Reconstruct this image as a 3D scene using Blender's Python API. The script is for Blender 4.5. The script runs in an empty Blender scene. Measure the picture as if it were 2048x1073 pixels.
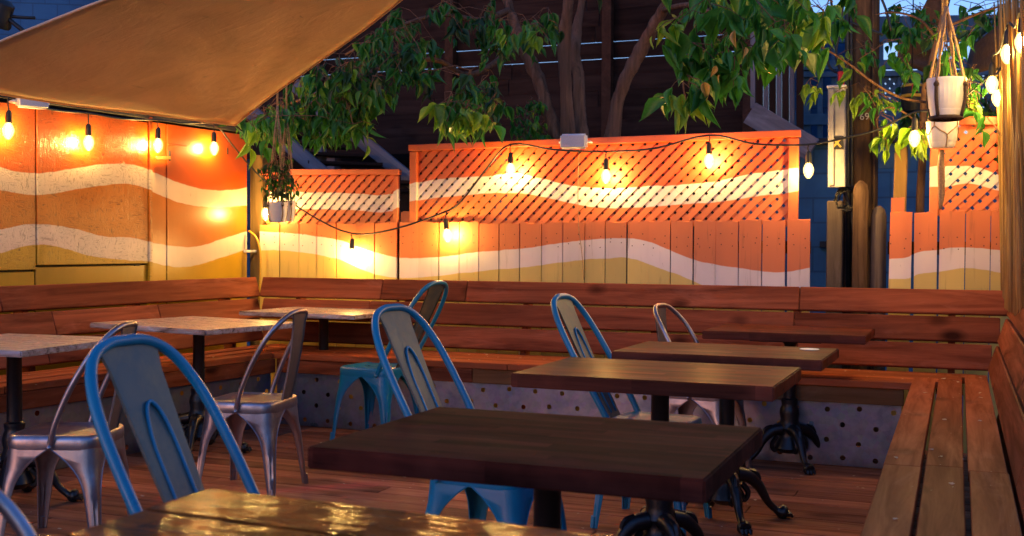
import bpy, bmesh, math, random
import numpy as np
from mathutils import Vector, Matrix, Euler
R = random.Random(7)
SC = bpy.context.scene
COL = SC.collection
PI = math.pi
# ------------------------------------------------------------------ camera, sky, sun, exposure
FPX, YAW, PITCH, ROLL, EYE = 2257.97, .3754, .0209, .0055, 1.2084
CX, CY = 1024, 536.5

def ray(u, v):
    x, y = u - CX, v - CY
    c, s = math.cos(-ROLL), math.sin(-ROLL)
    x, y = x * c - y * s, x * s + y * c
    a = (x / FPX, 1.0, -y / FPX)
    cp, sp = math.cos(PITCH), math.sin(PITCH)
    w, z = a[1] * cp + a[2] * sp, -a[1] * sp + a[2] * cp
    c, s = math.cos(YAW), math.sin(YAW)
    return Vector((a[0] * c - w * s, a[0] * s + w * c, z))

EYEP = Vector((0, 0, EYE))
def at(u, v, X=None, Y=None, Z=None, d=None):
    """world point seen in the photograph at (u, v) and lying on the given plane"""
    r = ray(u, v)
    if Y is not None: t = Y / r.y
    elif X is not None: t = X / r.x
    elif Z is not None: t = (Z - EYE) / r.z
    else: t = d
    return EYEP + r * t

cam_data = bpy.data.cameras.new('camera')
cam = bpy.data.objects.new('camera', cam_data)
COL.objects.link(cam)
fw = ray(CX, CY).normalized()
rt = (ray(CX + 1, CY) - ray(CX, CY)).normalized()
up = -(ray(CX, CY + 1) - ray(CX, CY)).normalized()
cam.matrix_world = Matrix(((rt.x, up.x, -fw.x, 0), (rt.y, up.y, -fw.y, 0), (rt.z, up.z, -fw.z, EYE), (0, 0, 0, 1)))
cam_data.sensor_width = 36
cam_data.lens = FPX / 2048 * 36
cam_data.clip_end = 600
cam_data.dof.use_dof = True
cam_data.dof.focus_distance = 5.6
cam_data.dof.aperture_fstop = 5.0
SC.camera = cam

world = bpy.data.worlds.new('World')
SC.world = world
world.use_nodes = True
wn = world.node_tree
bg = wn.nodes['Background']
sky = wn.nodes.new('ShaderNodeTexSky')
sky.sky_type = 'NISHITA'
sky.sun_disc = False
SUN_EL, SUN_ROT = math.radians(1.0), math.radians(200)
sky.sun_elevation = SUN_EL
sky.sun_rotation = SUN_ROT
sky.altitude = 100
sky.dust_density = .3
sky.ozone_density = 4.0
tint = wn.nodes.new('ShaderNodeMix'); tint.data_type = 'RGBA'; tint.blend_type = 'MULTIPLY'
tint.inputs[0].default_value = 1; tint.inputs[7].default_value = (1.32, .94, .96, 1)      # cool-violet white balance of the picture
wn.links.new(sky.outputs[0], tint.inputs[6]); wn.links.new(tint.outputs[2], bg.inputs[0])
bg.inputs[1].default_value = .132
sun_d = bpy.data.lights.new('sun', 'SUN')
sun_d.energy = .004
sun_d.angle = math.radians(10)
sun_d.color = (1, .8, .6)
sun = bpy.data.objects.new('sun', sun_d)
COL.objects.link(sun)
sd = Vector((math.sin(SUN_ROT) * math.cos(SUN_EL), math.cos(SUN_ROT) * math.cos(SUN_EL), math.sin(SUN_EL)))
sun.rotation_euler = (-sd).to_track_quat('-Z', 'Y').to_euler()
sun.location = (0, 0, 20)
SC.view_settings.view_transform = 'Standard'
SC.view_settings.look = 'None'
SC.view_settings.exposure = 3.4
SC.view_settings.gamma = 1
BULB_POWER = 114.0
try:
    SC.cycles.use_denoising = True
    SC.cycles.sample_clamp_indirect = 4
    SC.cycles.caustics_reflective = False
    SC.cycles.caustics_refractive = False
except Exception:
    pass

# ------------------------------------------------------------------ node helpers and materials
class NB:
    def __init__(s, name):
        s.m = bpy.data.materials.new(name); s.m.use_nodes = True
        s.t = s.m.node_tree; s.b = s.t.nodes['Principled BSDF']; s.out = s.t.nodes['Material Output']
    def n(s, typ, **kw):
        o = s.t.nodes.new('ShaderNode' + typ)
        for k, v in kw.items():
            if hasattr(o, k): setattr(o, k, v)
            else: o.inputs[k].default_value = v
        return o
    def l(s, a, b): s.t.links.new(a, b)
    def val(s, sock, x):
        if hasattr(x, 'is_output'): s.l(x, sock)
        else: sock.default_value = x
    def math(s, op, a, b=0.0, c=None):
        o = s.n('Math', operation=op); s.val(o.inputs[0], a); s.val(o.inputs[1], b)
        if c is not None: s.val(o.inputs[2], c)
        return o.outputs[0]
    def vec(s, op, a, b):
        o = s.n('VectorMath', operation=op); s.val(o.inputs[0], a); s.val(o.inputs[1], b); return o.outputs[0]
    def mix(s, f, a, b, mode='MIX'):
        o = s.n('Mix', data_type='RGBA', blend_type=mode)
        s.val(o.inputs[0], f)
        for i, x in ((6, a), (7, b)):
            if isinstance(x, tuple): x = x if len(x) == 4 else (*x, 1)
            s.val(o.inputs[i], x)
        return o.outputs[2]
    def ramp(s, fac, stops, interp='LINEAR'):
        o = s.n('ValToRGB'); e = o.color_ramp.elements; o.color_ramp.interpolation = interp
        while len(e) < len(stops): e.new(.5)
        for x, (p, c) in zip(e, stops):
            x.position = p; x.color = (*c, 1) if isinstance(c, tuple) else (c, c, c, 1)
        s.l(fac, o.inputs[0]); return o.outputs[0]
    def noise(s, co, scale, detail=4, rough=.6, dist=0.0):
        o = s.n('TexNoise'); o.inputs['Scale'].default_value = scale; o.inputs['Detail'].default_value = detail
        o.inputs['Roughness'].default_value = rough; o.inputs['Distortion'].default_value = dist
        if co is not None: s.l(co, o.inputs['Vector'])
        return o.outputs[0]
    def obj(s): return s.n('TexCoord').outputs['Object']
    def pos(s): return s.n('NewGeometry').outputs['Position']
    def rnd(s): return s.n('ObjectInfo').outputs['Random']
    def scaled(s, co, sc, jitter=True):
        if jitter:
            cm = s.n('CombineXYZ'); r = s.rnd()
            for i, k in enumerate((37.1, 51.7, 23.3)): s.l(s.math('MULTIPLY', r, k), cm.inputs[i])
            co = s.vec('ADD', co, cm.outputs[0])
        return s.vec('MULTIPLY', co, sc)
    def bump(s, h, strength=.3, dist=.01):
        o = s.n('Bump'); o.inputs['Strength'].default_value = strength; o.inputs['Distance'].default_value = dist
        s.l(h, o.inputs['Height']); s.l(o.outputs[0], s.b.inputs['Normal'])
    def set(s, color=None, rough=None, metal=None, spec=None, coat=None):
        for k, x in (('Base Color', color), ('Roughness', rough), ('Metallic', metal), ('Specular IOR Level', spec), ('Coat Weight', coat)):
            if x is None: continue
            if isinstance(x, tuple) and len(x) == 3: x = (*x, 1)
            s.val(s.b.inputs[k], x)
        return s.m

def wood(name, light, dark, rough=.6, axis=0, grain=16, bump=.35, knots=.5, vary=.35, coat=0.0, spec=.03):
    b = NB(name); o = b.obj()
    sc = [grain] * 3; sc[axis] = grain * .07
    co = b.scaled(o, tuple(sc))
    g = b.noise(co, 1.0, 7, .65, .8)
    sc2 = [2.5] * 3; sc2[axis] = .9
    p = b.noise(b.scaled(o, tuple(sc2)), 1.0, 3, .5)
    c = b.mix(b.ramp(g, [(.32, 0.0), (.68, 1.0)]), dark, light)
    c = b.mix(b.math('MULTIPLY', b.ramp(p, [(.35, 0.0), (.65, 1.0)]), .55), c, tuple(x * .5 for x in light))
    if knots:
        sc3 = [9.0] * 3; sc3[axis] = 5.0
        v = b.n('TexVoronoi'); v.inputs['Scale'].default_value = .5
        b.l(b.scaled(o, tuple(sc3)), v.inputs['Vector'])
        k = b.ramp(v.outputs['Distance'], [(.08, 1.0), (.24, 0.0)])
        c = b.mix(b.math('MULTIPLY', k, knots), c, tuple(x * .35 for x in dark))
    sc4 = [7.0] * 3; sc4[axis] = 1.6
    worn = b.ramp(b.noise(b.scaled(o, tuple(sc4)), 1.0, 5, .7, 1.0), [(.56, 0.0), (.70, 1.0)])
    lg = sum(light) / 3
    c = b.mix(b.math('MULTIPLY', worn, .2), c, tuple(min(.6, x * 1.3 + lg * .45) for x in light))
    hs = b.n('HueSaturation'); b.l(c, hs.inputs['Color'])
    b.l(b.math('MULTIPLY_ADD', b.rnd(), vary, 1 - vary / 2), hs.inputs['Value'])
    r = b.ramp(g, [(.3, min(1, rough + .12)), (.7, max(.05, rough - .1))])
    b.bump(g, bump, .004)
    return b.set(hs.outputs[0], r, coat=coat, spec=spec)

def deck_mat():
    m = wood('deck_plank_wood', (.46, .18, .095), (.14, .045, .024), .5, 0, 13, .6, .6, .7)
    t = m.node_tree; pb = t.nodes['Principled BSDF']; src = pb.inputs['Base Color'].links[0].from_socket
    b = NB.__new__(NB); b.m, b.t, b.b = m, t, pb
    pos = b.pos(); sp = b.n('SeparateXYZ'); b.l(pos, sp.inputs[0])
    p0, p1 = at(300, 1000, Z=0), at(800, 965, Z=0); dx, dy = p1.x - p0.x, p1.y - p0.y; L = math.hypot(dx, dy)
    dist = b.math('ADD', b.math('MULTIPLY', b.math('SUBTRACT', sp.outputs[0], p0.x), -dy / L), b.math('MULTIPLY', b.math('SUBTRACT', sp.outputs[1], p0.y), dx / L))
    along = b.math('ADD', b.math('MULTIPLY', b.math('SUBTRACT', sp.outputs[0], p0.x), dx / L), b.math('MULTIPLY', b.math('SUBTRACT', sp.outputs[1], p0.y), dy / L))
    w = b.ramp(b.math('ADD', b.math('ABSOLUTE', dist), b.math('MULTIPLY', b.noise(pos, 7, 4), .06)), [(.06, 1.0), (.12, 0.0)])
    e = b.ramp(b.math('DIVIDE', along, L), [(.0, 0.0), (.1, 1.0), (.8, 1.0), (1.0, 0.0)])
    streak_breakup = b.ramp(b.noise(b.vec('MULTIPLY', pos, (8, 40, 40)), 1, 5), [(.35, .3), (.6, 1.0)])
    f = b.math('MULTIPLY', b.math('MULTIPLY', w, e), b.math('MULTIPLY', streak_breakup, .75))
    b.l(b.mix(f, src, (.62, .13, .10)), pb.inputs['Base Color'])  # soft red light streak across the floor, painted into the plank colour
    return m
def plain(name, color, rough=.5, metal=0.0, noise=.2, scale=12, bump=.0, spec=None):
    b = NB(name); o = b.obj(); g = b.noise(o, scale, 5, .6)
    c = b.mix(b.ramp(g, [(.3, 0.0), (.7, 1.0)]), tuple(x * (1 - noise) for x in color), tuple(min(1, x * (1 + noise * .4)) for x in color))
    if bump: b.bump(g, bump, .004)
    r = b.ramp(g, [(.3, min(1, rough * 1.15)), (.7, rough * .85)])
    return b.set(c, r, metal, spec)

def curve_node(b, x, pts, x0, x1, zs):
    fc = b.n('FloatCurve'); cu = fc.mapping.curves[0]
    pts = sorted(((px - x0) / (x1 - x0), pz / zs) for px, pz in pts)
    cu.points[0].location = (0, pts[0][1]); cu.points[1].location = (1, pts[-1][1])
    for p in pts:
        if 0.002 < p[0] < .998: cu.points.new(*p)
    fc.mapping.use_clip = False
    fc.mapping.update()
    t = b.n('MapRange'); t.inputs[1].default_value = x0; t.inputs[2].default_value = x1
    b.l(x, t.inputs[0]); b.l(t.outputs[0], fc.inputs['Value'])
    return b.math('MULTIPLY', fc.outputs[0], zs)

RED, ORG, YEL, WHT = (.60, .10, .028), (.66, .2, .045), (.5, .30, .035), (.70, .62, .60)

def mural(name, coord, curves, x0, x1, kind, cols):
    """hand-painted bands: colours change where height crosses four painted lines"""
    b = NB(name); pos = b.pos(); sp = b.n('SeparateXYZ'); b.l(pos, sp.inputs[0])
    x = sp.outputs[coord]; wob = b.math('MULTIPLY_ADD', b.noise(pos, 9, 2), .016, -.008)
    z = b.math('ADD', sp.outputs[2], wob)
    c = cols[0]
    for cv, col in zip(curves, cols[1:]):
        f = b.n('MapRange'); f.inputs[1].default_value = -.0025; f.inputs[2].default_value = .0025
        b.l(b.math('SUBTRACT', curve_node(b, x, cv, x0, x1, 2.5), z), f.inputs[0])
        c = b.mix(f.outputs[0], c, col)
    o = b.obj()
    if kind == 'osb':
        w1 = b.noise(b.vec('MULTIPLY', o, (16, 16, 55)), 1, 4, .7, 1.5); w2 = b.noise(b.vec('MULTIPLY', o, (60, 60, 20)), 1, 4, .7, 1.2)
        sel = b.ramp(b.noise(o, 11, 2), [(.46, 0.0), (.54, 1.0)])
        ht = b.n('RGBToBW'); b.l(b.mix(sel, w1, w2), ht.inputs[0]); ht = ht.outputs[0]
        c = b.mix(1.0, c, b.ramp(ht, [(.32, .38), (.48, 1.0)]), 'MULTIPLY')
        blot = b.ramp(b.noise(o, 2.6, 4), [(.3, .82), (.6, 1.0)])
        c = b.mix(1.0, c, blot, 'MULTIPLY')
        b.bump(ht, .5, .006); r = .3
    else:
        gco = b.scaled(o, (30, 30, 2.2)); g = b.noise(gco, 1, 6, .65, .5)
        c = b.mix(b.math('MULTIPLY', b.ramp(g, [(.25, 1.0), (.42, 0.0)]), .45 if kind != 'door' else .12), c, (.08, .045, .02))
        big = b.noise(b.scaled(o, (3, 3, 1.5)), 1, 3)
        hs = b.n('HueSaturation'); b.l(c, hs.inputs['Color'])
        vv = b.math('MULTIPLY_ADD', b.rnd(), .22, .86); b.l(b.math('MULTIPLY', vv, b.ramp(big, [(.3, .86), (.7, 1.06)])), hs.inputs['Value'])
        c = hs.outputs[0]
        sp3 = b.ramp(b.noise(b.scaled(o, (55, 55, 14)), 1, 2), [(.22, 1.0), (.27, 0.0)])
        c = b.mix(b.math('MULTIPLY', sp3, .6), c, (.05, .02, .01))
        b.bump(g, .35 if kind != 'door' else .12, .003); r = .5 if kind != 'door' else .32
    return b.set(c, r)

MT = {}
MT['bench'] = wood('stained_cedar', (.36, .102, .046), (.095, .024, .012), .5, 0, 15, .5, .95, .6)
MT['bench_seat'] = wood('stained_cedar_seat', (.44, .12, .045), (.15, .036, .015), .55, 0, 14, .45, .5, .35)
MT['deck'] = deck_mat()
MT['fascia'] = wood('unstained_fascia_wood', (.27, .13, .055), (.13, .055, .022), .6, 0, 15, .3, .4, .3)
MT['dark_wood'] = wood('dark_screen_wood', (.045, .024, .018), (.016, .009, .008), .7, 0, 12, .4, .5, .4)
MT['dark_wood_v'] = wood('dark_post_wood', (.10, .045, .028), (.04, .02, .014), .7, 2, 12, .4, .3, .4)
MT['grey_wood'] = wood('weathered_grey_wood', (.24, .22, .25), (.10, .09, .10), .75, 0, 14, .5, .2, .3)
MT['grey_wood_v'] = wood('weathered_post_wood', (.19, .15, .13), (.06, .042, .035), .8, 2, 14, .8, .2, .4)
MT['pole'] = wood('old_pole_wood', (.16, .095, .055), (.035, .022, .016), .85, 2, 22, 1.0, .1, .2)
MT['lit_post'] = wood('pale_post_wood', (.30, .19, .08), (.15, .085, .03), .65, 2, 14, .4, .4, .2)
MT['black'] = plain('black_rubber', (.012, .012, .013), .55)
MT['iron'] = plain('black_cast_iron', (.006, .0065, .009), .34, 0.0, .3, 60, .3)
MT['cord_grey'] = plain('jute_cord', (.30, .19, .11), .9, 0, .4, 90, .5)
MT['cord_dark'] = plain('dark_brown_cord', (.045, .025, .02), .85, 0, .4, 90, .5)
MT['white_plastic'] = plain('white_plastic', (.62, .62, .66), .45, 0, .12, 30)
MT['box_paint'] = plain('aged_white_box_paint', (.36, .34, .34), .55, 0, .3, 9)
MT['pot'] = plain('white_ribbed_pot', (.74, .73, .75), .42, 0, .1, 15)
MT['soil'] = plain('potting_soil', (.03, .02, .014), .95, 0, .5, 60, .6)
MT['red'] = plain('red_petal', (.6, .02, .02), .5)
MT['yellow_hose'] = plain('yellow_hose', (.55, .33, .03), .4)
MT['brass'] = plain('painted_bracket', (.45, .30, .08), .4, .3)
MT['canvas_brown'] = plain('brown_canvas', (.10, .045, .022), .9, 0, .3, 40, .3)
MT['reed'] = wood('reed_cane', (.48, .30, .11), (.20, .10, .035), .5, 2, 10, .3, .3, .7)
MT['concrete'] = plain('ground_concrete', (.14, .13, .125), .9, 0, .3, 3, .2)
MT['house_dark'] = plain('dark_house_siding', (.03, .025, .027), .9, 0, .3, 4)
MT['petal'] = plain('fallen_petal', (.55, .40, .26), .8)
MT['lattice_blue'] = plain('blue_green_paint', (.03, .10, .16), .6)

def blue_wall_mat():
    b = NB('blue_painted_block'); o = b.pos()
    br = b.n('TexBrick'); br.offset = .5
    for k, v in (('Scale', 1.0), ('Mortar Size', .008), ('Brick Width', .4), ('Row Height', .2)): br.inputs[k].default_value = v
    br.inputs['Color1'].default_value = (1, 1, 1, 1); br.inputs['Color2'].default_value = (.9, .9, .9, 1); br.inputs['Mortar'].default_value = (.6, .6, .6, 1)
    sp = b.n('SeparateXYZ'); b.l(o, sp.inputs[0]); cm = b.n('CombineXYZ'); b.l(b.math('ADD', sp.outputs[0], sp.outputs[1]), cm.inputs[0]); b.l(sp.outputs[2], cm.inputs[1])
    b.l(cm.outputs[0], br.inputs['Vector'])
    n = b.noise(o, 2.2, 5)
    c = b.mix(b.ramp(n, [(.35, 0.0), (.65, 1.0)]), (.014, .09, .20), (.028, .14, .28))
    c = b.mix(1.0, c, br.outputs[0], 'MULTIPLY')
    b.bump(br.outputs[0], .3, .006)
    return b.set(c, .7)
MT['blue_wall'] = blue_wall_mat()

def chair_mat(name, col, metal, rough, dirt, dcol):
    b = NB(name); o = b.obj()
    n = b.noise(b.scaled(o, (7, 7, 5)), 1, 6, .65); f = b.noise(b.scaled(o, (60, 60, 40)), 1, 4)
    c = b.mix(b.math('MULTIPLY', b.ramp(n, [(.42, 0.0), (.66, 1.0)]), dirt), col, dcol)
    c = b.mix(b.ramp(f, [(.24, .5), (.31, 0.0)]), c, tuple(x * .35 for x in dcol))
    b.bump(b.math('ADD', b.math('MULTIPLY', n, .5), b.math('MULTIPLY', f, .12)), .12, .006)
    return b.set(c, b.ramp(n, [(.35, rough), (.7, rough + .18)]), metal)
MT['blue_metal'] = chair_mat('blue_painted_steel', (.0, .185, .32), .0, .27, .35, (.03, .14, .19))
MT['blue_splat'] = chair_mat('worn_blue_steel_back', (.05, .085, .085), .05, .45, 1.0, (.19, .155, .10))
MT['silver'] = chair_mat('galvanised_chair_steel', (.34, .33, .38), .92, .28, .8, (.20, .17, .18))
MT['silver_splat'] = chair_mat('dull_galvanised_back', (.20, .18, .18), .75, .42, .6, (.13, .11, .10))

def zinc():
    b = NB('galvanised_sheet'); o = b.pos()
    n = b.noise(o, 5, 5, .7); v = b.n('TexVoronoi'); v.inputs['Scale'].default_value = 26; b.l(o, v.inputs['Vector'])
    c = b.mix(b.ramp(n, [(.3, 0.0), (.7, 1.0)]), (.14, .16, .22), (.27, .29, .38))
    c = b.mix(.18, c, v.outputs['Color'], 'MULTIPLY')
    sp = b.n('SeparateXYZ'); b.l(o, sp.inputs[0])
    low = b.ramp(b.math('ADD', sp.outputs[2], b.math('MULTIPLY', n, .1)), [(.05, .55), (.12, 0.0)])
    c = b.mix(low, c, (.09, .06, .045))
    b.bump(n, .12, .02)
    return b.set(c, b.ramp(n, [(.3, .5), (.7, .32)]), .8)
MT['zinc'] = zinc()

def table_wood(name, light, dark, rough, bump, coat, strip=.045, spec=.3, coat_r=.1, lump=.1):
    b = NB(name); o = b.obj(); sp = b.n('SeparateXYZ'); b.l(o, sp.inputs[0])
    ix = b.math('FLOOR', b.math('DIVIDE', sp.outputs[1], strip))
    iy = b.math('FLOOR', b.math('MULTIPLY_ADD', ix, .37, b.math('DIVIDE', sp.outputs[0], .42)))
    cm = b.n('CombineXYZ'); b.l(ix, cm.inputs[0]); b.l(iy, cm.inputs[1])
    wn_ = b.n('TexWhiteNoise'); b.l(cm.outputs[0], wn_.inputs['Vector'])
    g = b.noise(b.vec('ADD', b.scaled(o, (2.2, 34, 34)), wn_.outputs['Color']), 1, 7, .65, .6)
    c = b.mix(b.ramp(g, [(.3, 0.0), (.7, 1.0)]), dark, light)
    hs = b.n('HueSaturation'); b.l(c, hs.inputs['Color']); b.l(b.math('MULTIPLY_ADD', wn_.outputs['Value'], .8, .6), hs.inputs['Value'])
    w = b.noise(b.scaled(o, (3, 6, 3)), 1, 4, .6)
    c = b.mix(b.ramp(w, [(.55, 0.0), (.75, .35)]), hs.outputs[0], tuple(min(1, x * 2.2) for x in light))
    b.bump(b.math('ADD', g, b.math('MULTIPLY', w, .4)), bump, .004)
    if coat:
        bn = b.n('Bump'); bn.inputs['Strength'].default_value = lump; bn.inputs['Distance'].default_value = .01
        b.l(b.math('ADD', b.noise(b.vec('MULTIPLY', o, (14, 40, 30)), 1, 3, .6), b.math('MULTIPLY', b.noise(o, 110, 2), .12)), bn.inputs['Height']); b.l(bn.outputs[0], b.b.inputs['Coat Normal']); b.b.inputs['Coat Roughness'].default_value = coat_r
    return b.set(c, b.ramp(w, [(.3, rough), (.7, rough + .16)]), coat=coat, spec=spec)
MT['table'] = table_wood('butcher_block', (.15, .034, .018), (.055, .012, .007), .45, .10, .22, spec=.02, coat_r=.2, lump=.06)
MT['table_dull'] = table_wood('worn_butcher_block', (.090, .021, .013), (.030, .0075, .005), .66, .14, .0, spec=.03)
MT['rough_table'] = table_wood('varnished_plank', (.28, .062, .010), (.085, .018, .003), .6, .55, .55, .09, spec=.03, coat_r=.09, lump=.42)

def granite():
    b = NB('polished_granite'); o = b.obj()
    v = b.n('TexVoronoi'); v.inputs['Scale'].default_value = 55; b.l(b.vec('ADD', o, b.n('TexNoise', Scale=9.0).outputs[1]), v.inputs['Vector'])
    n = b.noise(b.scaled(o, (5, 26, 26)), 1, 6, .7, 1.2)
    c = b.ramp(n, [(.34, (.03, .028, .035)), (.44, (.34, .25, .22)), (.54, (.55, .45, .42)), (.66, (.72, .68, .72))])
    c = b.mix(.4, c, v.outputs['Color'], 'MULTIPLY')
    b.bump(n, .04, .003)
    return b.set(c, b.ramp(n, [(.3, .34), (.7, .22)]))
MT['granite'] = granite()

def sail_mat():
    b = NB('tan_sail_cloth'); o = b.pos()
    w = b.n('TexWave'); w.inputs['Scale'].default_value = 60; w.inputs['Distortion'].default_value = 2.0; b.l(o, w.inputs['Vector'])
    n = b.noise(o, 1.7, 6, .6, 1.5)
    c = b.mix(b.ramp(n, [(.35, 0.0), (.65, 1.0)]), (.58, .41, .245), (.68, .50, .31))
    st = b.ramp(b.noise(b.vec('MULTIPLY', o, (5.0, 3.0, 5.0)), 1, 4, .65, 2.0), [(.25, 1.0), (.34, 0.0)])
    c = b.mix(b.math('MULTIPLY', st, .35), c, (.10, .06, .035))
    dot = b.ramp(b.noise(b.vec('MULTIPLY', o, (16.0, 9.0, 16.0)), 1, 2), [(.21, 1.0), (.25, 0.0)])
    c = b.mix(b.math('MULTIPLY', dot, .7), c, (.06, .03, .015))
    b.bump(b.math('ADD', b.math('MULTIPLY', w.outputs['Fac'], .10), b.math('ADD', n, b.math('MULTIPLY', b.noise(b.vec('MULTIPLY', o, (3.0, 9.0, 6.0)), 1, 6, .7, 2.5), .7))), .5, .02)
    b.set(c, .9)
    tr = b.n('BsdfTranslucent'); b.l(b.mix(1.0, c, (.46, .36, .24), 'MULTIPLY'), tr.inputs[0]); mx = b.n('AddShader')      # cloth reflects about half the light and lets a third through
    b.l(b.b.outputs[0], mx.inputs[0]); b.l(tr.outputs[0], mx.inputs[1]); b.l(mx.outputs[0], b.out.inputs[0])
    return b.m
MT['sail'] = sail_mat()

def leaf_mat(name, c1, c2):
    b = NB(name); o = b.obj(); n = b.noise(b.scaled(o, (14, 14, 14)), 1, 3)
    hs = b.n('HueSaturation'); b.l(b.mix(b.rnd(), c1, c2), hs.inputs['Color']); b.l(b.ramp(n, [(.3, .8), (.7, 1.15)]), hs.inputs['Value'])
    sp = b.n('SeparateXYZ'); b.l(o, sp.inputs[0])
    vein = b.ramp(b.math('ABSOLUTE', sp.outputs[0]), [(.0, 1.0), (.03, 0.0)])
    c = b.mix(b.math('MULTIPLY', vein, .3), hs.outputs[0], tuple(min(1, x * 2) for x in c2))
    b.set(c, .42)
    tr = b.n('BsdfTranslucent'); b.l(c, tr.inputs[0]); mx = b.n('MixShader'); mx.inputs[0].default_value = .4
    b.l(b.b.outputs[0], mx.inputs[1]); b.l(tr.outputs[0], mx.inputs[2]); b.l(mx.outputs[0], b.out.inputs[0])
    return b.m
MT['leaf'] = leaf_mat('green_leaf', (.03, .15, .02), (.06, .26, .03))
MT['leaf_y'] = leaf_mat('yellow_green_leaf', (.14, .32, .02), (.28, .40, .03))
MT['leaf_gold'] = leaf_mat('yellowed_leaf', (.42, .25, .05), (.5, .36, .12))
MT['leaf_d'] = leaf_mat('dark_leaf', (.02, .06, .018), (.04, .10, .025))
MT['bark'] = wood('tree_bark', (.24, .13, .085), (.08, .045, .03), .9, 2, 26, 1.0, 0, .3)

def bulb_mat():
    b = NB('lit_filament')
    b.set((1, .8, .5), .2)
    b.b.inputs['Emission Color'].default_value = (1.0, .64, .19, 1)
    b.b.inputs['Emission Strength'].default_value = BULB_POWER
    return b.m
MT['filament'] = bulb_mat()
def bulb_glass():
    """clear lamp glass with a faint amber glow of the light scattered in it"""
    b = NB('amber_bulb_glass')
    tr = b.n('BsdfTransparent'); tr.inputs[0].default_value = (1, .93, .8, 1)
    em = b.n('Emission'); em.inputs[0].default_value = (1, .62, .17, 1); em.inputs[1].default_value = .24
    gl = b.n('BsdfGlossy'); gl.inputs['Roughness'].default_value = .08
    ad = b.n('AddShader'); b.l(tr.outputs[0], ad.inputs[0]); b.l(em.outputs[0], ad.inputs[1])
    mx = b.n('MixShader'); mx.inputs[0].default_value = .04; b.l(ad.outputs[0], mx.inputs[1]); b.l(gl.outputs[0], mx.inputs[2])
    b.l(mx.outputs[0], b.out.inputs[0]); return b.m
MT['bulb'] = bulb_glass()

# ------------------------------------------------------------------ mesh and object helpers
def tag(o, label=None, cat=None, group=None, kind=None):
    for k, v in (('label', label), ('category', cat), ('group', group), ('kind', kind)):
        if v: o[k] = v
    return o

def root(name, loc, label, cat, group=None, rotz=0):
    o = bpy.data.objects.new(name, None); COL.objects.link(o)
    o.empty_display_size = .1
    o.matrix_basis = Matrix.Translation(loc) @ Matrix.Rotation(rotz, 4, 'Z')
    return tag(o, label, cat, group)

def world_m(o):
    m = o.matrix_basis.copy(); p = o.parent
    while p: m = p.matrix_basis @ m; p = p.parent
    return m

def link(name, mesh, mat, parent=None, M=None):
    """link one object; M is its world matrix"""
    o = bpy.data.objects.new(name, mesh); COL.objects.link(o)
    if mat is not None and not mesh.materials: mesh.materials.append(MT[mat] if isinstance(mat, str) else mat)
    M = M if M is not None else Matrix.Identity(4)
    if parent:
        o.parent = parent; o.matrix_basis = world_m(parent).inverted() @ M
    else: o.matrix_basis = M
    return o

def copy_tree(o, parent=None):
    c = o.copy(); COL.objects.link(c); c.parent = parent
    for ch in list(o.children): copy_tree(ch, c)
    return c

def mesh_of(bm, name, smooth=False, ang=None):
    me = bpy.data.meshes.new(name)
    bmesh.ops.recalc_face_normals(bm, faces=bm.faces)
    bm.to_mesh(me); bm.free()
    if smooth:
        me.polygons.foreach_set('use_smooth', [True] * len(me.polygons))
        if ang is not None:
            try: me.set_sharp_from_angle(angle=ang)
            except Exception: pass
    me.update()
    return me

_boxes = {}
def box_mesh(l, w, t, bev=.003):
    """box centred on its origin, length on X, width on Y, thickness on Z, arrises eased"""
    k = (round(l, 3), round(w, 4), round(t, 4), bev)
    if k not in _boxes:
        bm = bmesh.new()
        bmesh.ops.create_cube(bm, size=1)
        bmesh.ops.scale(bm, vec=(l, w, t), verts=bm.verts)
        if bev: bmesh.ops.bevel(bm, geom=bm.edges[:], offset=min(bev, .3 * min(l, w, t)), segments=1, affect='EDGES')
        _boxes[k] = mesh_of(bm, 'board')
    return _boxes[k]

_mm = {}
def board(name, a, b, w, t, mat, parent=None, up=(0, 0, 1), bev=.003, over=0.0):
    """plank from a to b, its thickness t along `up`"""
    a, b = Vector(a), Vector(b); x = (b - a); L = x.length; x.normalize()
    z = Vector(up); z = (z - x * z.dot(x)).normalized(); y = z.cross(x)
    M = Matrix(((x.x, y.x, z.x, 0), (x.y, y.y, z.y, 0), (x.z, y.z, z.z, 0), (0, 0, 0, 1)))
    M.translation = (a + b) / 2
    me = box_mesh(L + over, w, t, bev)
    k = (me.name, mat)
    if k not in _mm:
        if me.materials: me = me.copy(); me.materials.clear()
        me.materials.append(MT[mat] if isinstance(mat, str) else mat); _mm[k] = me
    return link(name, _mm[k], None, parent, M)

def catmull(pts, n=6):
    P = [Vector(p) for p in pts]; out = []
    for i in range(len(P) - 1):
        p0 = P[i - 1] if i else P[0] * 2 - P[1]; p3 = P[i + 2] if i + 2 < len(P) else P[-1] * 2 - P[-2]
        for k in range(n):
            t = k / n
            out.append(.5 * ((2 * P[i]) + (P[i + 1] - p0) * t + (2 * p0 - 5 * P[i] + 4 * P[i + 1] - p3) * t * t + (-p0 + 3 * P[i] - 3 * P[i + 1] + p3) * t ** 3))
    out.append(P[-1]); return out

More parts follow.
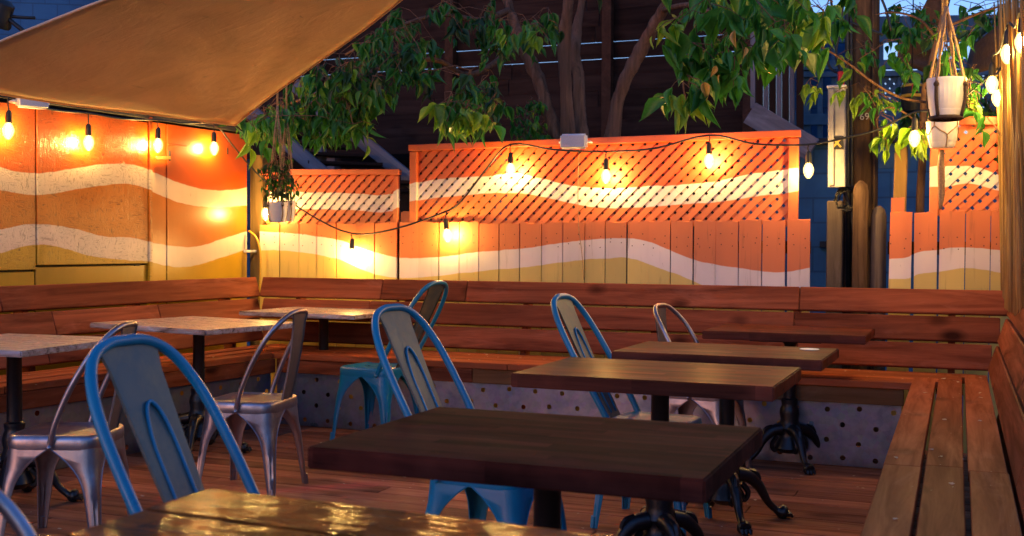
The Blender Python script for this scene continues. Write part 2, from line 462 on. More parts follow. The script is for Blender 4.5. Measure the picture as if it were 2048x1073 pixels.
def tube(bm, pts, r, seg=8, cap=True, squash=None):
    """sweep a circle along pts; r a number or a list"""
    pts = [Vector(p) for p in pts]; n = len(pts)
    rs = r if isinstance(r, (list, tuple)) else [r] * n
    t0 = (pts[1] - pts[0]).normalized()
    ref = Vector((0, 0, 1)) if abs(t0.z) < .9 else Vector((1, 0, 0))
    u = (ref - t0 * ref.dot(t0)).normalized(); rings = []
    for i, p in enumerate(pts):
        t = (pts[min(i + 1, n - 1)] - pts[max(i - 1, 0)])
        t = t.normalized() if t.length > 1e-9 else t0
        u = (u - t * u.dot(t)); u = u.normalized() if u.length > 1e-9 else t.orthogonal().normalized()
        v = t.cross(u)
        rings.append([bm.verts.new(p + (u * math.cos(2 * PI * k / seg) + v * math.sin(2 * PI * k / seg)) * rs[i]) for k in range(seg)])
    for a, b in zip(rings, rings[1:]):
        for k in range(seg): bm.faces.new((a[k], a[(k + 1) % seg], b[(k + 1) % seg], b[k]))
    if cap:
        bm.faces.new(rings[0][::-1]); bm.faces.new(rings[-1])
    return rings

def lathe(bm, prof, seg=20, center=(0, 0, 0), flute=0.0, nf=0, cap=True):
    rings = []
    for r, z in prof:
        ring = []
        for k in range(seg):
            a = 2 * PI * k / seg; rr = r * (1 + (flute * (1 if k % 2 else -1) if flute else 0))
            ring.append(bm.verts.new((center[0] + rr * math.cos(a), center[1] + rr * math.sin(a), center[2] + z)))
        rings.append(ring)
    for a, b in zip(rings, rings[1:]):
        for k in range(seg): bm.faces.new((a[k], a[(k + 1) % seg], b[(k + 1) % seg], b[k]))
    if cap:
        bm.faces.new(rings[0][::-1]); bm.faces.new(rings[-1])

def tube_obj(name, pts, r, mat, parent=None, seg=6, origin=None, smooth=4):
    pts = [Vector(p) for p in pts]; o = Vector(origin) if origin else pts[0].copy()
    bm = bmesh.new(); pp = catmull(pts, smooth) if smooth and len(pts) > 2 else pts
    if isinstance(r, (list, tuple)):
        rr = []
        for i in range(len(pp)):
            f = i / (len(pp) - 1) * (len(r) - 1); k = min(int(f), len(r) - 2); rr.append(r[k] + (r[k + 1] - r[k]) * (f - k))
        r = rr
    tube(bm, [p - o for p in pp], r, seg)
    return link(name, mesh_of(bm, name, True), mat, parent, Matrix.Translation(o))

# ------------------------------------------------------------------ ground, deck floor
FY = 7.30                       # fence plane
bm = bmesh.new(); bmesh.ops.create_grid(bm, x_segments=2, y_segments=2, size=250)
tag(link('ground', mesh_of(bm, 'ground'), 'concrete', None, Matrix.Translation((0, 0, -.16))), kind='structure')
floor = bpy.data.objects.new('deck_floor', None); COL.objects.link(floor); floor.location = (-2, 3, 0)
tag(floor, 'reddish brown timber deck floor of boards running towards the back bench ends', None, kind='structure')
y = -1.0
while y < 7.1:
    cuts = [-6.2] + sorted(R.uniform(-4.2, -.6) for _ in range(R.choice((1, 1, 2)))) + [.75]
    for a, b in zip(cuts, cuts[1:]):
        dz = R.uniform(-.0015, .0015)
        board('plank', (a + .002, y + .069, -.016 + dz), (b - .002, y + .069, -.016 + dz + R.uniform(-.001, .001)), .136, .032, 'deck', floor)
    y += .1425

# ------------------------------------------------------------------ benches
def perforated(p0, p1, z0, z1, inward, parent):
    """galvanised sheet with round punched holes (real openings)"""
    p0, p1 = Vector(p0), Vector(p1); L = (p1 - p0).length; ux = (p1 - p0).normalized(); n = Vector(inward)
    bm = bmesh.new(); cw, ch = .085, (z1 - z0) / 4; nx = int(L / cw); cw = L / nx
    rr = random.Random(int(L * 100))
    def V(x, z): return bm.verts.new((x, 0, z))
    grid = {}
    def gv(i, j):
        if (i, j) not in grid: grid[(i, j)] = V(i * cw - L / 2, z0 + j * ch)
        return grid[(i, j)]
    for i in range(nx):
        for j in range(4):
            q = [gv(i, j), gv(i + 1, j), gv(i + 1, j + 1), gv(i, j + 1)]
            if (i + j) % 2 == 0 and rr.random() < .95:
                cx, cz = (i + .5 + rr.uniform(-.12, .12)) * cw - L / 2, z0 + (j + .5 + rr.uniform(-.12, .12)) * ch
                h = [V(cx + .0145 * math.cos(2 * PI * k / 16), cz + .0145 * math.sin(2 * PI * k / 16)) for k in range(16)]
                # corner k of the cell faces circle direction 225+90k degrees
                for k in range(4):
                    c0, c1 = q[k], q[(k + 1) % 4]; s = (10 + 4 * k) % 16
                    hh_ = [h[(s + m_) % 16] for m_ in range(5)]
                    bm.faces.new((c0, c1, hh_[2])); bm.faces.new((c0, hh_[2], hh_[1])); bm.faces.new((c0, hh_[1], hh_[0])); bm.faces.new((c1, hh_[3], hh_[2])); bm.faces.new((c1, hh_[4], hh_[3]))
            else: bm.faces.new(q)
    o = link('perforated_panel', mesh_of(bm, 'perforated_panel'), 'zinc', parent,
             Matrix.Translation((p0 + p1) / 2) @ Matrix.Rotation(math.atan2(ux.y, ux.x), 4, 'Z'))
    return o

def bench(name, label, f0, f1, b0, b1, lean, zs, zt, joints_seat, joints_back, nseat, f_panel, panel=True, ends=(0, 0), fascia='bench', seat_over=(0, 0)):
    """f0,f1: seat front edge ends; b0,b1: where the back meets the seat; lean: vector the top leans back by; joints: fractions along"""
    f0, f1, b0, b1, lean = (Vector((*p, 0)) for p in (f0, f1, b0, b1, lean))
    rt_ = root(name, (f0 + f1) / 2, label, 'bench', 'benches round the patio deck')
    depth = (b0 - f0).length / nseat
    for k in range(nseat + 1):
        for a, b in zip(joints_seat[k % len(joints_seat)], joints_seat[k % len(joints_seat)][1:]):
            w = depth - .012
            fa = (k + .5) / nseat
            e0, e1 = f0.lerp(b0, fa), f1.lerp(b1, fa); d = (e1 - e0).normalized()
            if k >= nseat:
                e0, e1 = b0 + (b0 - f0).normalized() * .03, b1 + (b1 - f1).normalized() * .03; w = .05
            if k < nseat:
                pa, pb = e0.lerp(e1, a), e0.lerp(e1, b); j = R.uniform(-.0035, .0035)
                side = Vector((-d.y, d.x, 0)) * j
                zz = zs - .019 + R.uniform(-.0012, .0012)
                board('seat_plank', pa + d * .0015 + side + Vector((0, 0, zz)), pb - d * .0015 - side + Vector((0, 0, zz + R.uniform(-.001, .001))), w, .038, 'bench_seat', rt_)
    # back: three wide planks
    d = (b1 - b0).normalized(); lv = lean + Vector((0, 0, zt - zs - .02)); hh = lv.length / 3; lu = lv.normalized()
    nrm = d.cross(lu).normalized()
    if nrm.dot(lean) > 0: nrm = -nrm
    for k in range(3):
        js = joints_back[k % len(joints_back)]
        for a, b in zip(js, js[1:]):
            c0, c1 = b0.lerp(b1, a), b0.lerp(b1, b)
            # corners splay with the lean at the ends
            base = Vector((0, 0, zs + .02)) + lu * hh * (k + .5) - nrm * .012
            sp0 = d * (-ends[0] * (k + .5) / 3 if a == 0 else .0015); sp1 = d * (ends[1] * (k + .5) / 3 if b == 1 else -.0015)
            off = nrm * R.uniform(-.003, .003)
            board('back_plank', c0 + base + sp0 + off, c1 + base + sp1 - off * .6, hh - .016, .036, 'bench', rt_, up=nrm, bev=.005)
    # uprights behind the back planks and seat bearers
    n = max(2, int((b1 - b0).length / .9))
    for i in range(n + 1):
        p = b0.lerp(b1, .04 + .92 * i / n) - nrm * .065
        board('back_support', p + Vector((0, 0, .05)) , p + lv * .97 + Vector((0, 0, zs)), .085, .04, 'bench', rt_, up=nrm.cross(lu))
    # front: fascia under the seat edge and the perforated sheet
    fo = (b0 - f0).normalized()
    p0, p1 = f0 + fo * .028, f1 + fo * .028
    dz = Vector((0, 0, zs - .038 - .046))
    js = [0, .36, 1] if (p1 - p0).length > 2 else [0, 1]
    for q, (a, b) in enumerate(zip(js, js[1:])):
        board('fascia', p0.lerp(p1, a) + dz + d * .002, p0.lerp(p1, b) + dz - d * .002, .09, .036, fascia if q else 'bench', rt_, up=fo)
    if panel and name == 'right_bench': board('back_board', b0 - nrm * .09 + Vector((0, 0, .36)), b1 - nrm * .09 + Vector((0, 0, .36)), .34, .02, 'bench', rt_, up=nrm)
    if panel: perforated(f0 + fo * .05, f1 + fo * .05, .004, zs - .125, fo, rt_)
    return rt_

ZS, ZT = .483, .966
# back bench (front edge faces the camera), left bench and right bench
bench('back_bench', 'long back bench of stained planks below the painted board fence', (-4.17, 6.37), (-.235, 6.37), (-4.66, 6.93), (.17, 6.93), (0, .155), ZS, ZT,
      [(0, .42, 1), (0, .63, 1), (0, .28, 1)], [(0, .19, .78, 1), (0, .17, .775, 1), (0, .185, .32, .78, 1)], 4, None, ends=(.13, .13), fascia='fascia')
bench('left_bench', 'left bench of stained planks running along the wavy mural wall', (-4.66, 2.2), (-4.17, 6.36), (-5.06, 2.2), (-4.665, 6.92), (-.15, 0.012), ZS, ZT,
      [(0, .5, 1), (0, .7, 1)], [(0, .60, 1), (0, .62, .80, 1), (0, .55, 1)], 3, None, ends=(0, .13))
bench('right_bench', 'right bench of dusty planks running from the camera to the back corner', (-.225, .9), (-.225, 6.86), (.165, .9), (.172, 6.92), (.145, 0), ZS, ZT,
      [(0, .51, 1), (0, .515, 1), (0, .505, 1)], [(0, .44, 1), (0, .60, 1), (0, .52, 1)], 3, None, ends=(0, .13))

# ------------------------------------------------------------------ mural shed wall on the left
WC = at(494, 400, Y=7.28); WC.z = 0
WD = Vector((-.062, -1, 0)).normalized()
WN = Vector((-WD.y, WD.x, 0)) ;  WN = WN if WN.x > 0 else -WN       # outward, towards the deck
def atwall(u, v, off=0.0):
    r = ray(u, v); n = WN; t = ((WC + WN * off) - EYEP).dot(n) / r.dot(n); return EYEP + r * t
def wpts(px): return [(atwall(u, v).y, atwall(u, v).z) for u, v in px]
W1 = wpts([(0, 336), (64, 347), (142, 338), (212, 328), (266, 331), (301, 342), (354, 365), (425, 381), (494, 375)])
W2 = wpts([(0, 381), (71, 390), (142, 381), (212, 370), (266, 370), (301, 382), (354, 404), (407, 414), (494, 411)])
W3 = wpts([(0, 460), (71, 449), (142, 457), (212, 474), (262, 476), (301, 485), (354, 493), (400, 492), (443, 478), (494, 463)])
W4 = wpts([(0, 506), (71, 490), (106, 492), (177, 512), (248, 520), (294, 523), (354, 535), (400, 529), (443, 515), (494, 499)])
y0w, y1w = atwall(0, 400).y, WC.y
WCOL = [(.44, .072, .006), (.58, .46, .36), (.42, .12, .007), (.60, .52, .48), (.46, .27, .013)]
MT['mural_osb'] = mural('mural_on_osb', 1, [W1, W2, W3, W4], y0w, y1w, 'osb', WCOL)
MT['mural_door'] = mural('mural_on_door', 1, [W1, W2, W3, W4], y0w, y1w, 'door', WCOL)
shed = root('mural_shed', WC + WD * 1.5, 'low shed wall painted with wavy orange white and yellow bands', 'shed')
def wallpanel(name, s0, s1, z0, z1, off, t, mat, parent=shed):
    """panel on the wall from s0 to s1 metres before the corner"""
    c = WC + WD * ((s0 + s1) / 2) + WN * (off - t / 2)
    M = Matrix.Translation((c.x, c.y, (z0 + z1) / 2)) @ Matrix.Rotation(math.atan2(WD.y, WD.x), 4, 'Z') @ Matrix.Rotation(PI / 2, 4, 'X')
    bm = bmesh.new(); bmesh.ops.create_cube(bm, size=1); bmesh.ops.scale(bm, vec=(s1 - s0, z1 - z0, t), verts=bm.verts)
    bmesh.ops.bevel(bm, geom=bm.edges[:], offset=.003, segments=1, affect='EDGES')
    # keep local Z vertical so that grain and flakes read upright
    bmesh.ops.rotate(bm, cent=(0, 0, 0), matrix=Matrix.Rotation(PI / 2, 3, 'X'), verts=bm.verts)
    M = Matrix.Translation((c.x, c.y, (z0 + z1) / 2)) @ Matrix.Rotation(math.atan2(WD.y, WD.x), 4, 'Z')
    return link(name, mesh_of(bm, name), mat, parent, M)
def sw(u): return (atwall(u, 400) - WC).dot(WD)
s_door, s_stile, s_hinge, s_j1 = sw(333), sw(301), sw(294), sw(71)
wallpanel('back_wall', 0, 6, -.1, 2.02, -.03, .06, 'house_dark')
WTOP = 2.03
wallpanel('door_panel', .004, s_door - .002, -.05, WTOP, .004, .03, 'mural_door')
wallpanel('wall_board', s_door + .002, s_stile - .004, -.05, WTOP, .0, .03, 'mural_door')
wallpanel('hinge_post', s_stile + .001, s_hinge - .003, .72, WTOP + .03, .022, .05, 'mural_osb')
zb = atwall(180, 531).z
wallpanel('osb_panel', s_hinge + .002, s_j1 - .004, zb + .006, WTOP - .01, .01, .03, 'mural_osb')
wallpanel('osb_panel', s_j1 + .004, s_j1 + 3.4, zb - .02, WTOP - .01, .006, .03, 'mural_osb')
wallpanel('lower_panel', s_stile + .003, s_j1 - .004, -.05, zb - .006, -.004, .03, 'mural_door')
wallpanel('lower_panel', s_j1 + .004, s_j1 + 3.4, -.05, zb - .032, -.006, .03, 'mural_door')
# end face of the shed at the corner, roof sheet
c = WC - WN * .6
board('end_wall', WC + WN * -.03 + Vector((0, .0, .97)), WC - WN * 2.0 + Vector((0, 0, .97)), 2.1, .03, 'house_dark', shed, up=(0, 1, 0))
board('roof', WC + WD * -.05 - WN * 1.2 + Vector((0, 0, 2.06)), WC + WD * 6 - WN * 1.2 + Vector((0, 0, 2.06)), 2.44, .03, 'house_dark', shed)
# painted-over seam, door top groove, latch bracket, corner block, plug hole
board('door_head_trim', atwall(335, 289, .012), atwall(373, 292, .012), .010, .012, 'mural_door', shed, up=WN)
lb = board('latch', atwall(312, 317, .04), atwall(340, 316, .04), .022, .02, 'brass', shed, up=WN)
board('latch_plate', atwall(339, 301, .022), atwall(339, 322, .022), .016, .012, 'black', lb, up=WN)
board('corner_block', atwall(487, 253, .02), atwall(487, 279, .02), .028, .03, 'black', shed, up=WN)
board('plug_hole', atwall(455, 296, .0075), atwall(455, 309, .0075), .008, .006, 'black', shed, up=WN)
board('hasp', atwall(488, 503, .012), atwall(513, 503, .012), .02, .012, 'white_plastic', shed, up=WN)
board('hook', atwall(268, 531, .008), atwall(279, 531, .008), .007, .008, 'black', shed, up=WN)

# ------------------------------------------------------------------ painted board-and-lattice fence
def fpts(px, Y=FY): return [(at(u, v, Y=Y).x, at(u, v, Y=Y).z) for u, v in px]
F1 = fpts([(500, 384), (581, 384), (690, 386), (779, 387), (800, 375), (819, 368), (836, 364), (920, 354), (973, 352), (1020, 346), (1067, 354), (1117, 366), (1168, 374), (1218, 376), (1302, 372), (1369, 369), (1436, 361), (1503, 347), (1570, 339), (1620, 335), (1740, 338), (1856, 335), (1885, 332), (1930, 332), (1960, 335), (1986, 345), (2030, 362)])
F2 = fpts([(500, 418), (581, 418), (690, 420), (779, 422), (800, 412), (819, 404), (853, 398), (920, 391), (987, 386), (1050, 388), (1084, 394), (1134, 406), (1185, 414), (1235, 416), (1302, 413), (1369, 408), (1436, 404), (1503, 394), (1570, 386), (1620, 380), (1740, 382), (1856, 375), (1893, 373), (1941, 367), (1979, 376), (2030, 390)])
F3 = fpts([(500, 463), (522, 464), (584, 467), (635, 473), (685, 483), (712, 493), (752, 505), (792, 515), (836, 517), (886, 514), (920, 509), (987, 502), (1050, 497), (1084, 492), (1168, 481), (1218, 477), (1252, 477), (1295, 483), (1342, 502), (1386, 519), (1436, 531), (1480, 537), (1537, 544), (1577, 544), (1624, 535), (1700, 525), (1775, 518), (1818, 514), (1828, 508), (1878, 499), (1926, 495), (1979, 499), (2030, 507)])
F4 = fpts([(500, 502), (584, 503), (635, 510), (685, 522), (718, 537), (752, 549), (790, 556), (853, 554), (920, 547), (987, 540), (1050, 535), (1084, 530), (1168, 520), (1215, 517), (1255, 516), (1302, 530), (1342, 545), (1386, 562), (1420, 576), (1500, 588), (1624, 584), (1700, 570), (1775, 559), (1824, 556), (1830, 551), (1878, 544), (1930, 537), (1979, 542), (2030, 553)])
fx0, fx1 = at(500, 400, Y=FY).x, at(2030, 400, Y=FY).x
FCOL = [(.56, .095, .025), WHT, (.60, .165, .05), WHT, (.60, .45, .12)]
MT['mural_fence'] = mural('mural_on_fence', 0, [F1, F2, F3, F4], fx0, fx1, 'fence', FCOL)
def fX(u, v=450): return at(u, v, Y=FY).x
def fZ(u, v): return at(u, v, Y=FY).z

def fence_board(name, x0, x1, z1l, z1r, parent, y=FY, tilt=0.0, z0=-.12, t=.02):
    """upright board with a slightly ragged top edge, origin at its foot"""
    bm = bmesh.new(); w = x1 - x0; n = 5; vs = []
    for sy in (0, t):
        row = []
        for k in range(n + 1):
            f = k / n; zz = z1l + (z1r - z1l) * f + (R.uniform(-.006, .004))
            row.append((bm.verts.new((-w / 2 + w * f, sy, 0)), bm.verts.new((-w / 2 + w * f + tilt * (zz - z0), sy, zz - z0))))
        vs.append(row)
    for k in range(n):
        a, b = vs[0][k], vs[0][k + 1]; c, d = vs[1][k], vs[1][k + 1]
        bm.faces.new((a[0], b[0], b[1], a[1])); bm.faces.new((d[0], c[0], c[1], d[1])); bm.faces.new((a[1], b[1], d[1], c[1])); bm.faces.new((c[0], d[0], b[0], a[0]))
    for k in (0, n):
        a, c = vs[0][k], vs[1][k]; bm.faces.new((a[0], a[1], c[1], c[0]))
    return link(name, mesh_of(bm, name), 'mural_fence', parent, Matrix.Translation(((x0 + x1) / 2, y + R.uniform(-.003, .003), z0)))

def lattice(x0, x1, zl, zr, zbot, parent, y, pitch=.083, sw_=.0405, rails=(.05, .05, .05)):
    """two layers of diagonal laths inside a frame; zl, zr: top at the left and right"""
    ztop = max(zl, zr); H = ztop - zbot
    def clip(c, s):    # line z = zbot + s*(x - c); clip to the rectangle under the sloping rail
        pts = []
        for i in range(161):
            x = x0 + .018 + (x1 - x0 - .036) * i / 160; z = zbot + s * (x - c); lim = zl + (zr - zl) * (x - x0) / (x1 - x0)
            if zbot <= z <= lim: pts.append((x, z))
        return (pts[0], pts[-1]) if len(pts) > 1 and math.hypot(pts[-1][0] - pts[0][0], pts[-1][1] - pts[0][1]) > .03 else None
    c = x0 - H
    while c < x1:
        q = clip(c, 1.0)
        if q: board('slat', (q[0][0], y, q[0][1]), (q[1][0], y, q[1][1]), sw_ + R.uniform(-.003, .001), .009, 'mural_fence', parent, up=(0, -1, 0), bev=0)
        c += pitch
    c = x0
    while c < x1 + H:
        q = clip(c, -1.0)
        if q: board('slat', (q[0][0], y + .0095, q[0][1]), (q[1][0], y + .0095, q[1][1]), sw_, .007, 'mural_fence', parent, up=(0, -1, 0), bev=0)
        c += pitch
    tr, ls, rs = rails
    yf = y - .022
    if tr: board('top_rail', (x0 - .01, yf + .006, zl - tr / 2 + .008), (x1 + .01, yf + .006, zr - tr / 2 + .008), tr, .052, 'mural_fence', parent, up=(0, -1, 0))
    if ls: board('frame_stile', (x0 + ls / 2, yf, zbot), (x0 + ls / 2, yf, zl - tr), ls, .036, 'mural_fence', parent, up=(0, -1, 0))
    if rs: board('frame_stile', (x1 - rs / 2, yf, zbot), (x1 - rs / 2, yf, zr - tr), rs, .036, 'mural_fence', parent, up=(0, -1, 0))

def boards(joints, top, parent, gaps=(), y=FY):
    for u0, u1 in zip(joints, joints[1:]):
        if (u0, u1) in gaps: continue
        g = R.choice((.002, .003, .003, .005)); tl = R.uniform(-.003, .003)
        fence_board('board', fX(u0) + g, fX(u1) - g, fZ(u0, top(u0)) + R.uniform(-.006, .006), fZ(u1, top(u1)) + R.uniform(-.006, .006), parent, y, tl)

fen1 = root('painted_fence', (fX(650), FY, 0), 'short fence section with low lattice beside the shed corner, bulb at its boards', 'fence', 'painted fence sections')
boards([520, 560, 597, 634, 672, 711, 750, 794], lambda u: 449 + (u - 520) * -.012, fen1)
lattice(fX(522), fX(794), fZ(522, 341), fZ(794, 341), fZ(600, 455), fen1, FY + .045, rails=(.04, 0, .035))
for zz in (.35, 1.2): board('rail', (fX(512), FY + .05, zz), (fX(795), FY + .05, zz), .08, .035, 'dark_wood', fen1, up=(0, -1, 0))
fen2 = root('painted_fence.001', (fX(1200), FY, 0), 'long middle fence section with tall lattice and rippling white band', 'fence', 'painted fence sections')
fence_board('board', fX(798), fX(831), fZ(798, 424), fZ(831, 420), fen2, FY + .03)
boards([798, 836, 877, 918, 957], lambda u: 444 + .0 * u, fen2, y=FY - .003)
boards([957, 998, 1040, 1083, 1126, 1170, 1212, 1254, 1298, 1342, 1387, 1431, 1478, 1524, 1571], lambda u: 447 - (u - 957) * .011, fen2)
fence_board('board', fX(1577), fX(1622), fZ(1577, 440), fZ(1622, 439), fen2, FY - .006, -.004)
lattice(fX(818), fX(1595), fZ(818, 292), fZ(1595, 262), fZ(1200, 455), fen2, FY + .045, rails=(.045, .055, .06))
for zz in (.35, 1.2): board('rail', (fX(798), FY + .05, zz), (fX(1620), FY + .05, zz), .08, .035, 'dark_wood', fen2, up=(0, -1, 0))
fen3 = root('painted_fence.002', (fX(1920), FY, 0), 'right fence section with lattice behind the hanging pots', 'fence', 'painted fence sections')
fence_board('board', fX(1775), fX(1819), fZ(1775, 424), fZ(1819, 424), fen3, FY, .01)
fence_board('board', fX(1781), fX(1808), fZ(1781, 396), fZ(1808, 395), fen3, FY + .03)
boards([1829, 1877, 1930, 1981, 2030], lambda u: 425 - (u - 1829) * .025, fen3)
lattice(fX(1858), fX(2035), fZ(1858, 236), fZ(2035, 236), fZ(1930, 432), fen3, FY + .045, rails=(.05, .05, 0))
for zz in (.35, 1.2): board('rail', (fX(1775), FY + .05, zz), (fX(2030), FY + .05, zz), .08, .035, 'dark_wood', fen3, up=(0, -1, 0))

def nails(parent, y=FY):
    bm = bmesh.new()
    for o in [c for c in parent.children if c.name.startswith('board')]:
        m = world_m(o); w = max(v.co.x for v in o.data.vertices)
        for zz in (1.21, 1.27):
            for sx in (-.55, .5):
                bmesh.ops.create_circle(bm, cap_ends=True, segments=6, radius=.0042, matrix=Matrix.Translation((m.translation.x + sx * w - parent.location.x + R.uniform(-.006, .006), m.translation.y - parent.location.y - .0012, zz + R.uniform(-.02, .02))) @ Matrix.Rotation(PI / 2, 4, 'X'))
    tag(link('nail_heads', mesh_of(bm, 'nail_heads'), 'rust', parent, Matrix.Translation(parent.location)), kind='stuff')
MT['rust'] = plain('rusty_nail', (.06, .03, .02), .8)
for f_ in (fen1, fen2, fen3): nails(f_)
# weathered posts in the gaps of the fence
def post(name, u0, u1, vtop, Y, mat, label, cat='post', z0=-.1, round_top=False, lean=0.0, group='old posts in the fence gap'):
    p0, p1 = at(u0, vtop, Y=Y), at(u1, vtop, Y=Y); w = p1.x - p0.x; zt = p0.z; cx = (p0.x + p1.x) / 2
    r = root(name, (cx, Y, z0), label, cat, group)
    bm = bmesh.new()
    if round_top:
        tube(bm, [(0, 0, 0), (lean * .5, 0, (zt - z0) * .6), (lean, 0, zt - z0 - w * .7), (lean, 0, zt - z0 - w * .25), (lean, 0, zt - z0)], [w * .5, w * .5, w * .49, w * .38, w * .12], 12)
        link('post_shaft', mesh_of(bm, name, True, .8), mat, r, Matrix.Translation((cx, Y, z0)))
    else:
        bmesh.ops.create_cube(bm, size=1); bmesh.ops.scale(bm, vec=(w, w * .8, zt - z0), verts=bm.verts)
        bmesh.ops.translate(bm, vec=(0, 0, (zt - z0) / 2), verts=bm.verts)
        for v in bm.verts:
            if v.co.z > .1: v.co.x += lean; v.co.z += R.uniform(-.01, .005)
        bmesh.ops.bevel(bm, geom=bm.edges[:], offset=.006, segments=1, affect='EDGES')
        link('post_shaft', mesh_of(bm, name), mat, r, Matrix.Translation((cx, Y, z0)))
    return r
post('timber_post', 506, 531, 312, FY + .12, 'lit_post', 'pale square post lit yellow between shed corner and small lattice', group=None)
post('timber_post', 790, 800, 345, FY + .1, 'dark_wood_v', 'thin dark post in the slot between small and tall lattice', group=None)
post('timber_post', 1655, 1686, 402, FY + .22, 'grey_wood_v', 'squared grey post below the white conduit box', group=None)
post('timber_post', 1742, 1774, 412, FY + .16, 'grey_wood_v', 'grey weathered post with rounded top beside the utility pole', round_top=True, group=None)
post('timber_post', 1706, 1738, 362, FY + .12, 'pole', 'split brown post stump strapped to the utility pole front', round_top=True, group=None)
post('conduit_pipe', 1780, 1806, 292, FY + .2, 'reed', 'pale yellowish pipe rising behind an orange fence board', 'pipe', round_top=False, lean=.03, group=None)
# small lattice strip in the dark slot by the shed
ls = root('lattice_strip', (fX(503), FY + .3, 0), 'narrow brown lattice strip in the slot beside the shed corner', 'lattice')
for k in range(16):
    z = .75 + k * .075
    board('slat', (fX(490), FY + .3, z), (fX(514), FY + .3, z + .1), .03, .008, 'dark_wood', ls, up=(0, -1, 0), bev=0)
    board('slat', (fX(490), FY + .309, z + .1), (fX(514), FY + .309, z), .03, .008, 'dark_wood', ls, up=(0, -1, 0), bev=0)
hose = tube_obj('garden_hose', [at(498, 462, Y=7.24), at(512, 475, Y=7.22), at(520, 500, Y=7.22), at(521, 530, Y=7.22), at(520, 560, Y=7.22), at(518, 600, Y=7.22)], .008, 'yellow_hose')
tag(hose, 'yellow hose curling down the slot by the shed corner', 'hose')

# ------------------------------------------------------------------ tables
def iron_base():
    parts = {}
    bm = bmesh.new()
    lathe(bm, [(.05, .0), (.085, .03), (.075, .06), (.058, .09), (.052, .13), (.062, .15), (.055, .17), (.048, .2), (.055, .24), (.05, .27), (.042, .29), (.046, .31), (.046, .325), (.034, .335), (.033, .66), (.04, .67), (.05, .69)], 18, (0, 0, .08))
    parts['column'] = mesh_of(bm, 'column', True, .7)
    bm = bmesh.new()
    pth = catmull([(.05, 0, .20), (.10, 0, .19), (.15, 0, .145), (.19, 0, .075), (.235, 0, .035), (.275, 0, .026)], 4)
    n = len(pth); rr = [(.036 - .020 * min(1, i / (n * .6))) if i < n * .75 else .017 + .016 * math.sin(PI * (i - n * .75) / (n * .25)) for i in range(n)]
    tube(bm, pth, rr, 10)
    # scroll and web on the foot
    tube(bm, catmull([(.07, 0, .16), (.10, 0, .12), (.085, 0, .085), (.06, 0, .10)], 3), .013, 6)
    tube(bm, catmull([(.10, 0, .215), (.135, 0, .205), (.15, 0, .175)], 3), .012, 6)
    for s in (-1, 0, 1): tube(bm, [(.262, s * .014, .022), (.29, s * .018, .020), (.298, s * .019, .008)], [.012, .011, .005], 6)
    parts['foot'] = mesh_of(bm, 'foot', True, .9)
    parts['plate'] = box_mesh(.38, .38, .012, .003)
    return parts
IRON = iron_base()
PLATE = IRON['plate'].copy(); PLATE.materials.append(MT['iron'])

def table(label, cx, cy, L, W, rot, top_t, mat, cat_group, legrot=PI / 4, zt=.75, planks=None, bev=.004, name='cafe_table'):
    r = root(name, (cx, cy, 0), label, 'table', cat_group, rot)
    Mw = world_m(r)
    if planks:
        y0 = -W / 2
        for k, (w, l0, l1) in enumerate(planks):
            bm = bmesh.new(); nx = 14; pr = [[], []]
            for sz in (0, 1):
                for i in range(nx + 1):
                    f = i / nx; x = -L / 2 + l0 + (L - l0 + l1) * f
                    for sy in (0, 1): pr[sz].append(bm.verts.new((x + (R.uniform(-.004, .004) if i in (0, nx) else 0), y0 + .003 + sy * (w - .006) + R.uniform(-.0025, .0025), zt - top_t * (1 - sz) + R.uniform(-.0012, .0012))))
            a, b = pr
            for i in range(nx):
                for s in (b, a): bm.faces.new((s[2 * i], s[2 * i + 1], s[2 * i + 3], s[2 * i + 2]))
                for j in (0, 1): bm.faces.new((a[2 * i + j], a[2 * i + 2 + j], b[2 * i + 2 + j], b[2 * i + j]))
            for e in (0, 2 * nx): bm.faces.new((a[e], a[e + 1], b[e + 1], b[e]))
            bmesh.ops.recalc_face_normals(bm, faces=bm.faces)
            bmesh.ops.bevel(bm, geom=[e for e in bm.edges if len(e.link_faces) == 2 and e.calc_face_angle(0) > 1], offset=.004, segments=2, affect='EDGES')
            link('top_plank', mesh_of(bm, 'top_plank'), mat, r, Mw)
            y0 += w
    else:
        bm = bmesh.new(); bmesh.ops.create_cube(bm, size=1); bmesh.ops.scale(bm, vec=(L, W, top_t), verts=bm.verts)
        bmesh.ops.bevel(bm, geom=bm.edges[:], offset=bev, segments=2, affect='EDGES')
        link('tabletop', mesh_of(bm, 'tabletop', True, .6), mat, r, Mw @ Matrix.Translation((0, 0, zt - top_t / 2)))
    link('mounting_plate', PLATE, None, r, Mw @ Matrix.Translation((0, 0, zt - top_t - .007)))
    s = (zt - top_t - .012) / .77
    link('column', IRON['column'], 'iron', r, Mw @ Matrix.Diagonal((1, 1, s, 1)))
    for k in range(4): link('foot', IRON['foot'], 'iron', r, Mw @ Matrix.Rotation(legrot + k * PI / 2, 4, 'Z'))
    return r
GW = 'dark butcher block tables'
table('front thick dark wood table with bare top in the middle foreground', -.905, 2.535, .905, .69, R.uniform(-.006, .0), .05, 'table_dull', GW, .6)
table('second wood table from the front with orange lamp glints on top', -1.008, 4.05, .925, .645, -.012, .05, 'table', GW, .7)
t3 = table('third wood table back with a pale round spot on its top', -.935, 4.965, .885, .58, -.02, .045, 'table', GW, .5)
table('rearmost dark wood table in front of the back bench', -.848, 6.335, .845, .62, -.01, .045, 'table', GW, .55)
table('rough varnished plank table with golden glints at the bottom edge', -.66, 1.34, 1.31, .76, -.055, .045, 'rough_table', None, .5, planks=[(.19, .02, 0), (.19, -.02, .03), (.19, .015, 0), (.19, .0, .02)])
